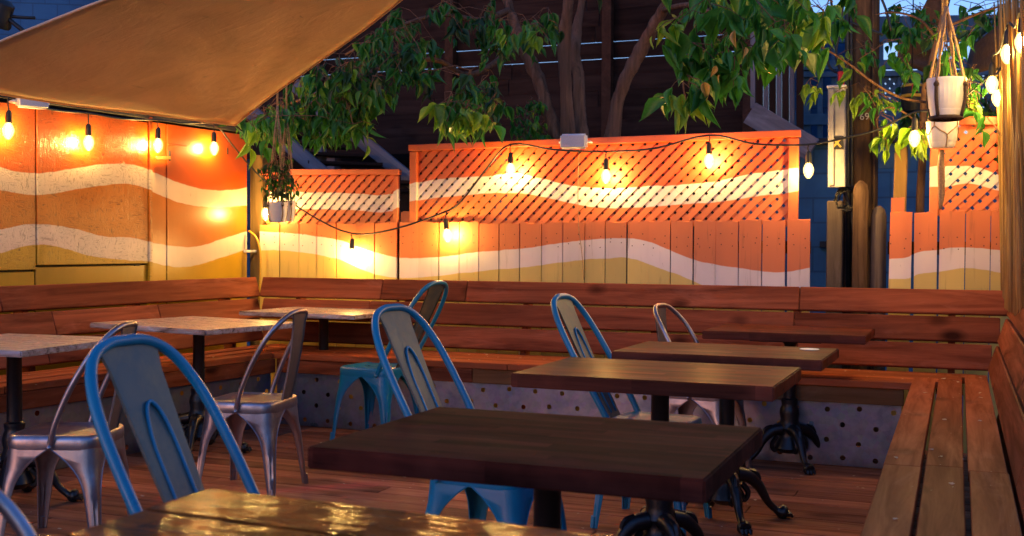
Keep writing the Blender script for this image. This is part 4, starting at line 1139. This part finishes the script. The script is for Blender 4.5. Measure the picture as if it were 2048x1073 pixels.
# ------------------------------------------------------------------ hanging pots
def hanging_pot(name, u, v_rim, v_bot, wpx, d, v_hook, label, cord, net=False, ribs=28, band=None, thin=1.0):
    c = at(u, v_rim, d=d); zb = at(u, v_bot, d=d).z; rt2 = wpx / FPX * d / 2; h = c.z - zb
    r = root(name, (c.x, c.y, zb), label, 'hanging pot', 'white hanging plant pots')
    M = Matrix.Translation((c.x, c.y, zb))
    bm = bmesh.new(); seg = ribs * 2
    prof = [(rt2 * .70, 0), (rt2 * .74, .006), (rt2 * .78, h * .10), (rt2 * .83, h * .2), (rt2 * .80, h * .205), (rt2 * .86, h * .26), (rt2 * .95, h * .7), (rt2 * .99, h * .93), (rt2, h * .95), (rt2, h), (rt2 * .93, h), (rt2 * .9, h * .85)]
    rings = []
    for i, (rr, z) in enumerate(prof):
        ring = []
        for k in range(seg):
            a = 2 * PI * k / seg; q = rr * (1 + (.012 if k % 2 else -.012) * (1 if 4 < i < 8 else 0))
            ring.append(bm.verts.new((q * math.cos(a), q * math.sin(a), z)))
        rings.append(ring)
    for A, B in zip(rings, rings[1:]):
        for k in range(seg): bm.faces.new((A[k], A[(k + 1) % seg], B[(k + 1) % seg], B[k]))
    bm.faces.new(rings[0][::-1])
    link('pot', mesh_of(bm, 'pot', True, .5), 'pot', r, M)
    bm = bmesh.new(); lathe(bm, [(rt2 * .9, 0), (rt2 * .5, .008), (.01, .01)], 16)
    link('soil', mesh_of(bm, 'soil'), 'soil', r, Matrix.Translation((c.x, c.y, zb + h * .86)))
    hook = at(u, v_hook, d=d)
    for k in range(4):
        a = PI / 4 + k * PI / 2 + .3
        e = Vector((c.x + rt2 * 1.04 * math.cos(a), c.y + rt2 * 1.04 * math.sin(a), c.z - h * .18)); f = Vector((c.x + rt2 * .85 * math.cos(a), c.y + rt2 * .85 * math.sin(a), zb + .004))
        mid = e.lerp(hook, .5) + Vector((math.cos(a) * .004, math.sin(a) * .004, 0))
        if net:
            tube_obj('cord', [hook, mid, e], .0035, cord, r, 6)
            a2 = a + PI / 4; g = Vector((c.x + rt2 * .97 * math.cos(a2), c.y + rt2 * .97 * math.sin(a2), zb + h * .45)); a3 = a + PI / 2
            e2 = Vector((c.x + rt2 * 1.04 * math.cos(a3), c.y + rt2 * 1.04 * math.sin(a3), c.z - h * .18)); f2 = Vector((c.x + rt2 * .8 * math.cos(a2), c.y + rt2 * .8 * math.sin(a2), zb))
            tube_obj('cord', [e, e.lerp(g, .5) + Vector((math.cos(a) * .004, math.sin(a) * .004, 0)), g, f2], .0035, cord, r, 5); tube_obj('cord', [e2, e2.lerp(g, .5), g], .0035, cord, r, 5)
        else:
            for s in (-1, 1):
                o = Vector((-math.sin(a), math.cos(a), 0)) * .006 * s
                tube_obj('cord', [hook + o, hook.lerp(mid, .6) - o, mid + o, e.lerp(mid, .3) - o, e + o * 1.3], .0055 * thin, cord, r, 6)
            tube_obj('lower_cord', [e, e.lerp(f, .5) + Vector((math.cos(a) * .008, math.sin(a) * .008, 0)), f], .0085 * thin, 'cord_dark' if thin == 1 else cord, r, 6)
            bm = bmesh.new(); bmesh.ops.create_uvsphere(bm, u_segments=8, v_segments=6, radius=.014 * thin)
            link('knot', mesh_of(bm, 'knot', True), 'cord_dark', r, Matrix.Translation(e))
    if band:
        bm = bmesh.new(); tube(bm, [(rt2 * .78 * math.cos(2 * PI * k / 24), rt2 * .78 * math.sin(2 * PI * k / 24), 0) for k in range(25)], .011, 6)
        link('band', mesh_of(bm, 'band', True), 'cord_dark', r, Matrix.Translation((c.x, c.y, zb - .002)))
    tube_obj('hook_cord', [hook, hook + Vector((0, 0, .8))], .007, cord, r, 6, smooth=0)
    return r, c, rt2
hp1, pc1, pr1 = hanging_pot('hanging_pot', 1893, 158, 236, 76, 5.7, 14, 'large white ribbed pot hung in brown cords at upper right', 'cord_grey', band=True)
hp2, pc2, pr2 = hanging_pot('hanging_pot', 1885, 244, 296, 62, 6.4, 30, 'smaller white pot in a knotted net just below the large ribbed pot', 'cord_grey', net=True, ribs=20)
tube_obj('tassel', [at(1884, 300, d=6.4), at(1882, 330, d=6.4), at(1883, 385, d=6.4), at(1881, 418, d=6.4)], [.012, .02, .018, .009], 'cord_grey', hp2, 8)
hp3, pc3, pr3 = hanging_pot('hanging_pot', 555, 405, 445, 40, 7.3, 212, 'white ribbed pot of dark foliage hanging by the shed corner', 'cord_grey', ribs=18, thin=.5)
hp4, pc4, pr4 = hanging_pot('hanging_pot', 573, 402, 443, 36, 7.55, 218, 'second white pot hanging close behind the dark foliage pot', 'cord_grey', ribs=18, thin=.5)

# ------------------------------------------------------------------ reed screen, brown canvas, lantern
rsn = root('reed_screen', (.40, 6.6, .9), 'upright reed screen lit gold by the bulbs at the right edge', 'screen', rotz=0)
REED = []
for k in range(6):
    bm = bmesh.new(); L = 1.75
    pts = [(R.uniform(-.006, .006), R.uniform(-.006, .006), L * i / 5) for i in range(6)]
    tube(bm, pts, [.0095, .009, .0088, .0085, .0075, .004], 6); me = mesh_of(bm, 'reed', True); me.materials.append(MT['reed']); REED.append(me)
for k in range(130):
    y_ = 7.28 - k * .0215 + R.uniform(-.006, .006)
    xx = .262 + k * .00073 + R.uniform(-.014, .010)
    link('reed', R.choice(REED), None, rsn, Matrix.Translation((xx, y_, .86)) @ Euler((R.uniform(-.06, .06), R.uniform(-.03, .03), R.uniform(0, 6))).to_matrix().to_4x4() @ Matrix.Diagonal((1, 1, 1 + R.uniform(-.04, .05), 1)))
for zz in (1.1, 1.7, 2.3): board('batten', (.285, 7.3, zz), (.385, 4.4, zz), .03, .02, 'dark_wood', rsn, up=(1, 0, 0))
def cloth_patch(name, quads, label, mat, thick=.01):
    """a hanging sheet: rows of points (u, v, d)"""
    rows = [[at(u, v, d=d) for u, v, d in r_] for r_ in quads]; rows = [catmull(r_, 5) for r_ in rows]
    cols = [catmull([r_[i] for r_ in rows], 5) for i in range(len(rows[0]))]
    o0 = cols[0][0].copy(); bm = bmesh.new(); g = [[bm.verts.new(p - o0 + Vector((0, .015 * math.sin(i * 1.3), 0))) for i, p in enumerate(c_)] for c_ in cols]
    for A, B in zip(g, g[1:]):
        for k in range(len(A) - 1): bm.faces.new((A[k], A[k + 1], B[k + 1], B[k]))
    o = link(name, mesh_of(bm, name, True), mat, None, Matrix.Translation(o0)); o.modifiers.new('thickness', 'SOLIDIFY').thickness = thick
    return tag(o, label, 'canvas')
cloth_patch('canvas_awning', [[(2075, -15, 5.4), (2010, 42, 6.6), (1945, 92, 7.8)], [(2085, 40, 5.4), (2015, 85, 6.6), (1938, 122, 7.8)], [(2090, 105, 5.5), (2015, 130, 6.6), (1934, 152, 7.8)]], 'brown canvas awning sloping down behind the right edge bulbs', 'canvas_brown')
cloth_patch('canvas_awning.001', [[(1866, -25, 7.9), (1885, -25, 7.9), (1905, -20, 7.9)], [(1832, 45, 8.0), (1862, 50, 8.0), (1888, 55, 8.0)], [(1798, 95, 8.1), (1838, 110, 8.1), (1868, 112, 8.1)], [(1800, 128, 8.1), (1832, 138, 8.1), (1856, 150, 8.1)]], 'dark brown canvas hanging left of the large pot cords', 'canvas_brown')
ln = root('hanging_lantern', at(1826, 195, d=7.6), 'small dark hanging lantern with red and yellow bands', 'lantern')
q = at(1824, 190, d=7.6)
for nm, prof, m in (('lantern_body', [(.02, -.12), (.06, -.11), (.075, -.05), (.07, .05), (.045, .11), (.01, .13)], 'black'), ('yellow_band', [(.077, -.02), (.08, -.016), (.08, -.004), (.077, 0)], 'yellow_hose'), ('yellow_band', [(.071, .05), (.074, .053), (.071, .066), (.066, .07)], 'yellow_hose')):
    bm = bmesh.new(); lathe(bm, prof, 16); link(nm, mesh_of(bm, nm, True, .8), m, ln, Matrix.Translation(q))
board('red_plate', q + Vector((.02, -.08, .012)), q + Vector((.02, -.075, .06)), .04, .008, 'red', ln, up=(0, -1, 0))
tube_obj('hook_cord', [q + Vector((0, 0, .12)), q + Vector((0, 0, .9))], .004, 'black', ln, smooth=0)

# ------------------------------------------------------------------ trees and leaves
def leaf_mesh(w, fold, curl, twist=0.0, skew=0.0):
    """pointed oval leaf, stem at the origin, hanging along -Z, folded on its midrib"""
    prof = [(0, 0.0), (.07, .12), (.18, .33), (.34, .49), (.52, .44), (.68, .29), (.82, .14), (.92, .055), (1.0, 0.0)]
    bm = bmesh.new(); mid, lf, rg = [], [], []
    for t, ww in prof:
        zc = -t; yc = curl * t * t
        mid.append(bm.verts.new((0, yc, zc)))
        if 0 < ww:
            lf.append(bm.verts.new((-ww * w, yc + fold * ww, zc + .04))); rg.append(bm.verts.new((ww * w, yc + fold * ww, zc + .04)))
    for s in (lf, rg):
        bm.faces.new((mid[0], s[0], mid[1]))
        for i in range(len(s) - 1): bm.faces.new((mid[i + 1], s[i], s[i + 1], mid[i + 2]))
        bm.faces.new((mid[-2], s[-1], mid[-1]))
    for v in bm.verts:
        t = -v.co.z; a = twist * t; x, y_ = v.co.x + skew * t * (1 - t), v.co.y
        v.co.x, v.co.y = x * math.cos(a) - y_ * math.sin(a), x * math.sin(a) + y_ * math.cos(a)
        v.co.x *= 1 + .08 * math.sin(v.co.z * 31)
    me = bpy.data.meshes.new('leaf'); bm.to_mesh(me); bm.free()
    me.polygons.foreach_set('use_smooth', [True] * len(me.polygons)); return me
LEAVES = {}
for m in ('leaf', 'leaf_y', 'leaf_gold', 'leaf_d'):
    LEAVES[m] = []
    for w, f, cu, tw, sk in ((.52, .30, -.22, .3, .1), (.42, .22, .25, -.5, -.15), (.58, .4, -.12, .2, .05), (.48, .15, -.4, -.9, .2), (.62, .5, .12, .6, -.1), (.36, .3, -.3, .1, .25)):
        me = leaf_mesh(w, f, cu, tw, sk); me.materials.append(MT[m]); LEAVES[m].append(me)
class Crown:
    def __init__(s): s.L = []; s.twigs = []
    def leaf(s, p, size, mat, droop=.8):
        az = R.uniform(0, 2 * PI); tilt = R.gauss(0, .55) * (1.5 - droop) + R.choice((0, .3, .7))
        M = Matrix.Translation(p) @ Matrix.Rotation(az, 4, 'Z') @ Matrix.Rotation(tilt, 4, 'X') @ Matrix.Rotation(R.uniform(-.5, .5), 4, 'Y') @ Matrix.Scale(size * R.uniform(.5, 1.2), 4)
        s.L.append((size * 1.0 / max(1, (p - EYEP).length), M, mat))
    def spray(s, p, n, size, mat, spread, droop=.85, dirn=None):
        """a compound leaf: short drooping stalk carrying n leaflets"""
        d = Vector((R.uniform(-1, 1), R.uniform(-1, 1), R.uniform(-.9, .1))).normalized() if dirn is None else dirn
        L = spread; tip = p + d * L + Vector((0, 0, -.35 * L))
        s.twigs.append((p, p.lerp(tip, .5) + Vector((0, 0, .1 * L)), tip))
        for k in range(n):
            f = 1 - k * .22 if k < 4 else .2
            s.leaf(p.lerp(tip, max(.15, f)) + Vector((R.uniform(-.02, .02), R.uniform(-.02, .02), R.uniform(-.02, .01))), size, mat if R.random() < .9 else R.choice(('leaf', mat)), droop)
    def build(s, parent, keep, name='leaf'):
        s.L.sort(key=lambda t: -t[0] + (10 if (t[1].translation.z - EYE) / max(.1, t[1].translation.length) > .235 else 0))
        for _, M, mat in s.L[:keep]: link(name, R.choice(LEAVES[mat]), None, parent, M)
        rest = s.L[keep:]
        if rest:
            by = {}
            for _, M, mat in rest: by.setdefault(mat, []).append(M)
            verts, faces, mi = [], [], []; mats = list(by)
            for q, mat in enumerate(mats):
                src = LEAVES[mat][0]; co = [v.co for v in src.vertices]; pf = [tuple(p.vertices) for p in src.polygons]
                for M in by[mat]:
                    b_ = len(verts); verts += [tuple(M @ c) for c in co]; faces += [tuple(b_ + i for i in f) for f in pf]; mi += [q] * len(pf)
            me = bpy.data.meshes.new('foliage'); me.from_pydata(verts, [], faces)
            for m in mats: me.materials.append(MT[m])
            me.polygons.foreach_set('material_index', mi); me.polygons.foreach_set('use_smooth', [True] * len(faces))
            tag(link('foliage', me, None, parent), kind='stuff')
        if s.twigs:
            bm = bmesh.new()
            for t in s.twigs: tube(bm, t, [.0028, .0022, .0016], 4, False)
            tag(link('twigs', mesh_of(bm, 'twigs', True), 'bark', parent), kind='stuff')
def region(cr, poly, dr, n, nl, size, mats, spread=.14, droop=.85):
    """n sprays inside a picture-plane outline of the crown at distances dr"""
    us = [p[0] for p in poly]; vs = [p[1] for p in poly]; k = 0; tries = 0; pts_ = []
    def inside(x, y_):
        c = False; j = len(poly) - 1
        for i in range(len(poly)):
            if (poly[i][1] > y_) != (poly[j][1] > y_) and x < (poly[j][0] - poly[i][0]) * (y_ - poly[i][1]) / (poly[j][1] - poly[i][1]) + poly[i][0]: c = not c
            j = i
        return c
    while k < n and tries < n * 60:
        tries += 1; u, v = R.uniform(min(us), max(us)), R.uniform(min(vs), max(vs))
        if not inside(u, v): continue
        p = at(u, v, d=R.uniform(*dr)); near = sorted(pts_, key=lambda q: (q - p).length)[:1]
        if near and (near[0] - p).length < .5: cr.twigs.append((near[0], near[0].lerp(p, .5) + Vector((R.uniform(-.03, .03), 0, .03)), p))
        pts_.append(p)
        cr.spray(p, R.randint(max(3, nl - 1), nl + 2), size * R.uniform(.75, 1.15), R.choice(mats), spread, droop); k += 1

tree = root('maple_tree', at(1150, 300, Y=8.3), 'leafy multi stemmed tree growing behind the tall lattice', 'tree')
tree.location.z = -.15
TY = 8.3
def limb(name, pts, r0, r1, Y, parent, mat='bark'):
    P = [at(u, v, Y=Y + dy) for u, v, dy in pts]; n = len(P)
    o = tube_obj(name, P, [r0 + (r1 - r0) * i / (n - 1) for i in range(n)], mat, parent, 12 if r0 < .04 else 20, smooth=6 if r0 < .04 else 14)
    if r0 > .04:
        for v in o.data.vertices:
            v.co += v.normal * ((math.sin(v.co.x * 95 + v.co.z * 2) + math.sin(v.co.y * 83 + 1.7)) * .004 + math.sin(v.co.z * 7 + r0 * 90) * .006 + R.uniform(-.002, .002))
    return o
limb('trunk', [(1132, 620, 0), (1128, 330, 0), (1105, 250, 0), (1078, 165, .05), (1048, 95, .1), (1020, 20, .2), (1000, -60, .3), (940, -260, .4), (900, -420, .5)], .07, .02, TY, tree)
limb('trunk', [(1140, 620, -.05), (1138, 330, -.05), (1134, 200, -.05), (1128, 90, -.05), (1138, 0, -.1), (1150, -80, -.1), (1140, -260, -.1), (1170, -480, -.1)], .062, .02, TY, tree)
limb('trunk', [(1165, 620, .1), (1164, 320, .1), (1162, 240, .12), (1156, 160, .15), (1150, 100, .2), (1160, 20, .3), (1200, -160, .4), (1260, -360, .5)], .066, .02, TY, tree)
limb('trunk', [(1225, 620, 0), (1224, 330, 0), (1226, 262, 0), (1243, 180, 0), (1285, 95, .0), (1325, 20, -.1), (1360, -60, -.2), (1420, -240, -.3), (1440, -440, -.4)], .07, .02, TY, tree)
limb('branch', [(1040, 80, .1), (985, 130, -.2), (930, 150, -.5), (870, 120, -.8), (780, 130, -.9), (680, 170, -1.0), (560, 215, -1.0)], .028, .008, TY, tree)
limb('branch', [(1020, 20, .2), (960, 40, -.2), (880, 30, -.5), (780, 60, -.8), (690, 110, -.9)], .025, .008, TY, tree)
limb('branch', [(1325, 20, -.1), (1380, 10, -.6), (1430, 30, -1.2), (1470, 70, -1.6)], .022, .006, TY, tree)
limb('branch', [(1470, 70, -1.6), (1420, 100, -1.8), (1380, 105, -1.9), (1365, 150, -1.9), (1375, 230, -1.9)], .009, .004, TY, tree)
cr = Crown()
region(cr, [(480, 248), (560, 185), (640, 125), (700, 110), (750, 150), (740, 235), (700, 258), (600, 240), (500, 255)], (7.5, 8.2), 105, 5, .135, ['leaf', 'leaf', 'leaf_y', 'leaf'], .15)
region(cr, [(640, 120), (805, 10), (860, 40), (880, 110), (820, 160), (740, 180)], (7.4, 8.6), 66, 5, .13, ['leaf', 'leaf_d', 'leaf'], .15)
region(cr, [(850, 140), (930, 110), (1000, 150), (1010, 220), (960, 240), (890, 235), (860, 200)], (7.3, 8.0), 36, 5, .14, ['leaf', 'leaf', 'leaf_d'], .14)
region(cr, [(885, 205), (940, 200), (1000, 210), (985, 225), (910, 230)], (7.0, 7.15), 11, 4, .165, ['leaf_y', 'leaf_y', 'leaf'], .10)
region(cr, [(840, 0), (1110, -10), (1100, 50), (1020, 90), (930, 50), (860, 40)], (7.6, 8.3), 30, 5, .13, ['leaf', 'leaf', 'leaf_d'], .14)
region(cr, [(985, 20), (1060, 25), (1090, 70), (1000, 55)], (7.3, 7.6), 6, 4, .14, ['leaf_y', 'leaf'], .1)
region(cr, [(1330, -30), (1560, -40), (1600, 30), (1560, 90), (1500, 110), (1400, 70), (1330, 20)], (5.6, 6.6), 36, 5, .165, ['leaf', 'leaf', 'leaf', 'leaf_y'], .15, .9)
region(cr, [(1330, 80), (1430, 70), (1500, 90), (1470, 120), (1410, 130), (1345, 130)], (5.6, 6.0), 9, 5, .18, ['leaf', 'leaf', 'leaf'], .12, .95)
region(cr, [(1340, 140), (1395, 140), (1385, 180), (1350, 180)], (5.6, 5.9), 4, 4, .18, ['leaf', 'leaf_y'], .1, 1)
region(cr, [(1480, -30), (1700, -30), (1690, 10), (1600, 45), (1540, 40)], (5.8, 6.8), 20, 5, .16, ['leaf', 'leaf_y', 'leaf'], .14)
for du, dv in ((1432, 132), (1440, 150), (1490, 95), (1408, 165), (1470, 60)): cr.leaf(at(du, dv, d=5.5), .10, 'leaf_gold', 1)
for du, dv in ((1345, 175), (1362, 190), (1350, 205), (1358, 215), (1340, 190), (1372, 185)): cr.leaf(at(du, dv, d=5.7 + R.uniform(-.05, .05)), .17, R.choice(('leaf', 'leaf_y')), 1.3)
cr.leaf(at(1353, 225, d=5.7), .13, 'leaf_y', 1.2); cr.leaf(at(1360, 222, d=5.7), .09, 'leaf_y', 1.2)
region(cr, [(700, -60), (860, -420), (1450, -450), (1600, -60)], (7.2, 9.0), 130, 5, .13, ['leaf', 'leaf', 'leaf_d'], .16)
cr.build(tree, 298)
# shrub behind the trunks
sh = root('leafy_shrub', at(1060, 330, Y=8.0), 'small bright green shrub behind the leaning trunks', 'shrub'); sh.location.z = -.15
cs = Crown(); region(cs, [(1030, 195), (1085, 195), (1100, 270), (1030, 285)], (8.3, 8.8), 26, 5, .09, ['leaf', 'leaf_y', 'leaf'], .1)
tube_obj('stem', [at(1060, 600, Y=8.1), at(1062, 330, Y=8.1), at(1060, 240, Y=8.15)], [.02, .014, .006], 'bark', sh)
cs.build(sh, 130)
# right hand tree / vine over the hanging pots
t2 = root('ash_sapling', at(1850, 420, Y=7.9), 'slender sapling with yellow green leaves around the utility pole', 'tree'); t2.location.z = -.15
limb('trunk', [(1842, 620, 0), (1840, 420, 0), (1846, 300, -.1), (1850, 180, -.2), (1880, 60, -.4), (1900, -40, -.5)], .03, .015, 7.9, t2)
limb('branch', [(1850, 205, -.3), (1800, 195, -.6), (1750, 168, -.8), (1700, 130, -.9), (1650, 98, -1.0), (1608, 82, -1.0)], .009, .004, 7.9, t2)
limb('branch', [(1846, 260, -.2), (1815, 230, -.6), (1780, 215, -.7), (1760, 225, -.7)], .007, .003, 7.9, t2)
limb('branch', [(1875, 80, -.4), (1840, 40, -.5), (1790, 25, -.5), (1750, 30, -.4)], .01, .004, 7.9, t2)
limb('branch', [(1880, 60, -.4), (1950, 30, -.6), (2010, 10, -.8), (2060, 0, -.9)], .01, .004, 7.9, t2)
c2 = Crown()
region(c2, [(1745, 225), (1785, 220), (1790, 260), (1750, 275)], (6.6, 7.0), 6, 4, .12, ['leaf_y'], .09, 1)
region(c2, [(1700, 150), (1780, 155), (1770, 195), (1690, 180)], (6.7, 7.0), 7, 4, .11, ['leaf_y', 'leaf'], .1)
region(c2, [(1610, 140), (1650, 145), (1645, 175), (1610, 170)], (6.8, 7.0), 3, 3, .10, ['leaf_y'], .08)
region(c2, [(1680, 80), (1800, 60), (1830, 110), (1750, 130), (1690, 120)], (6.7, 7.2), 12, 4, .11, ['leaf_y', 'leaf', 'leaf'], .11)
region(c2, [(1750, 0), (1880, 0), (1870, 60), (1790, 45), (1750, 50)], (7.2, 7.8), 15, 5, .11, ['leaf'], .13)
region(c2, [(1900, 10), (2048, -10), (2040, 30), (1990, 60), (1900, 60)], (7.0, 7.8), 14, 5, .11, ['leaf', 'leaf', 'leaf_d'], .13)
region(c2, [(1810, 240), (1845, 235), (1860, 275), (1815, 280)], (6.7, 7.0), 5, 4, .13, ['leaf_y'], .09, 1)
region(c2, [(1840, 60), (1960, 50), (1965, 130), (1920, 145), (1850, 140)], (6.3, 7.0), 9, 4, .11, ['leaf_y', 'leaf', 'leaf_d'], .12)
region(c2, [(1925, 140), (1960, 120), (1960, 230), (1930, 230)], (6.3, 6.9), 13, 4, .10, ['leaf_y', 'leaf'], .1)
region(c2, [(1790, 150), (1850, 140), (1850, 230), (1800, 240)], (7.6, 8.0), 14, 5, .10, ['leaf_d', 'leaf_d', 'leaf'], .12)
region(c2, [(1940, 180), (2010, 200), (2005, 235), (1940, 235)], (7.4, 7.8), 28, 5, .09, ['leaf', 'leaf_d', 'leaf_y'], .1)
c2.build(t2, 260)
# creeper on the right lattice and reeds
cv = root('climbing_vine', at(2020, 420, Y=7.15), 'dark green creeper trailing over the right lattice and reeds', 'vine'); cv.location.z = .9
c3 = Crown()
region(c3, [(1985, 270), (2048, 240), (2060, 380), (2020, 350), (1990, 310)], (6.5, 7.2), 30, 5, .075, ['leaf', 'leaf_d'], .09)
region(c3, [(2005, 530), (2022, 530), (2020, 570), (2008, 565)], (6.9, 7.1), 6, 4, .06, ['leaf', 'leaf_d'], .06)
tube_obj('stem', [at(2022, 575, Y=7.1), at(2026, 450, Y=7.1), at(2018, 340, Y=7.1), at(2000, 270, Y=7.1), at(1975, 235, Y=7.15)], .005, 'bark', cv)
c3.build(cv, 150)
# plant in the left hanging pot
pl = root('potted_geranium', at(557, 400, d=7.3), 'dark leafy plant with one red flower in the left hanging pot', 'plant')
c4 = Crown()
region(c4, [(535, 330), (560, 310), (582, 330), (585, 375), (570, 386), (540, 384), (532, 360)], (7.15, 7.5), 48, 5, .05, ['leaf_d', 'leaf_d', 'leaf'], .06)
c4.build(pl, 120)
for k in range(5): tube_obj('stem', [at(556, 402, d=7.3), at(553 + 5 * k - 10, 370, d=7.3 + .03 * k - .06), at(550 + 8 * k - 16, 335, d=7.3 + .05 * k - .1)], .003, 'leaf_d', pl, 5)
q = at(528, 343, d=7.25)
bm = bmesh.new()
for k in range(16):
    d_ = Vector((R.gauss(0, 1), R.gauss(0, 1), R.gauss(0, 1))).normalized()
    M = Matrix.Translation(d_ * .014) @ d_.to_track_quat('Z', 'Y').to_matrix().to_4x4()
    bmesh.ops.create_circle(bm, cap_ends=True, segments=6, radius=.012, matrix=M)
link('flower', mesh_of(bm, 'flower'), 'red', pl, Matrix.Translation(q))
tube_obj('flower_stem', [q, at(540, 370, d=7.28), at(552, 402, d=7.3)], .0025, 'leaf_d', pl, 5)

# ------------------------------------------------------------------ fallen petals and crumbs on benches and floor
verts, faces = [], []
def crumb(x, y_, z, s):
    b_ = len(verts); a = R.uniform(0, 6); n = 5
    for k in range(n): verts.append((x + s * math.cos(a + k * 2 * PI / n) * R.uniform(.5, 1.2), y_ + s * math.sin(a + k * 2 * PI / n) * R.uniform(.4, .9), z + R.uniform(.001, s * .6)))
    verts.append((x, y_, z + s * .5)); faces.extend((b_ + k, b_ + (k + 1) % n, b_ + n) for k in range(n))
for _ in range(55): crumb(R.uniform(-.2, .15), R.uniform(2.0, 6.8), .4845, R.choice((.003, .004, .005, .012)))
for _ in range(40): crumb(R.uniform(-4, 0), R.uniform(6.45, 6.88), .4845, R.uniform(.004, .012))
for _ in range(30): crumb(-4.5 + R.uniform(-.2, .2), R.uniform(4, 6.8), .4845, R.uniform(.004, .01))
for _ in range(200): crumb(R.uniform(-4, -.3), R.uniform(2.6, 6.3), .001, R.uniform(.004, .013))
me = bpy.data.meshes.new('fallen_petals'); me.from_pydata(verts, [], faces)
tag(link('fallen_petals', me, 'petal'), 'scattered dry petals and crumbs on bench seats and deck', 'debris', kind='stuff')
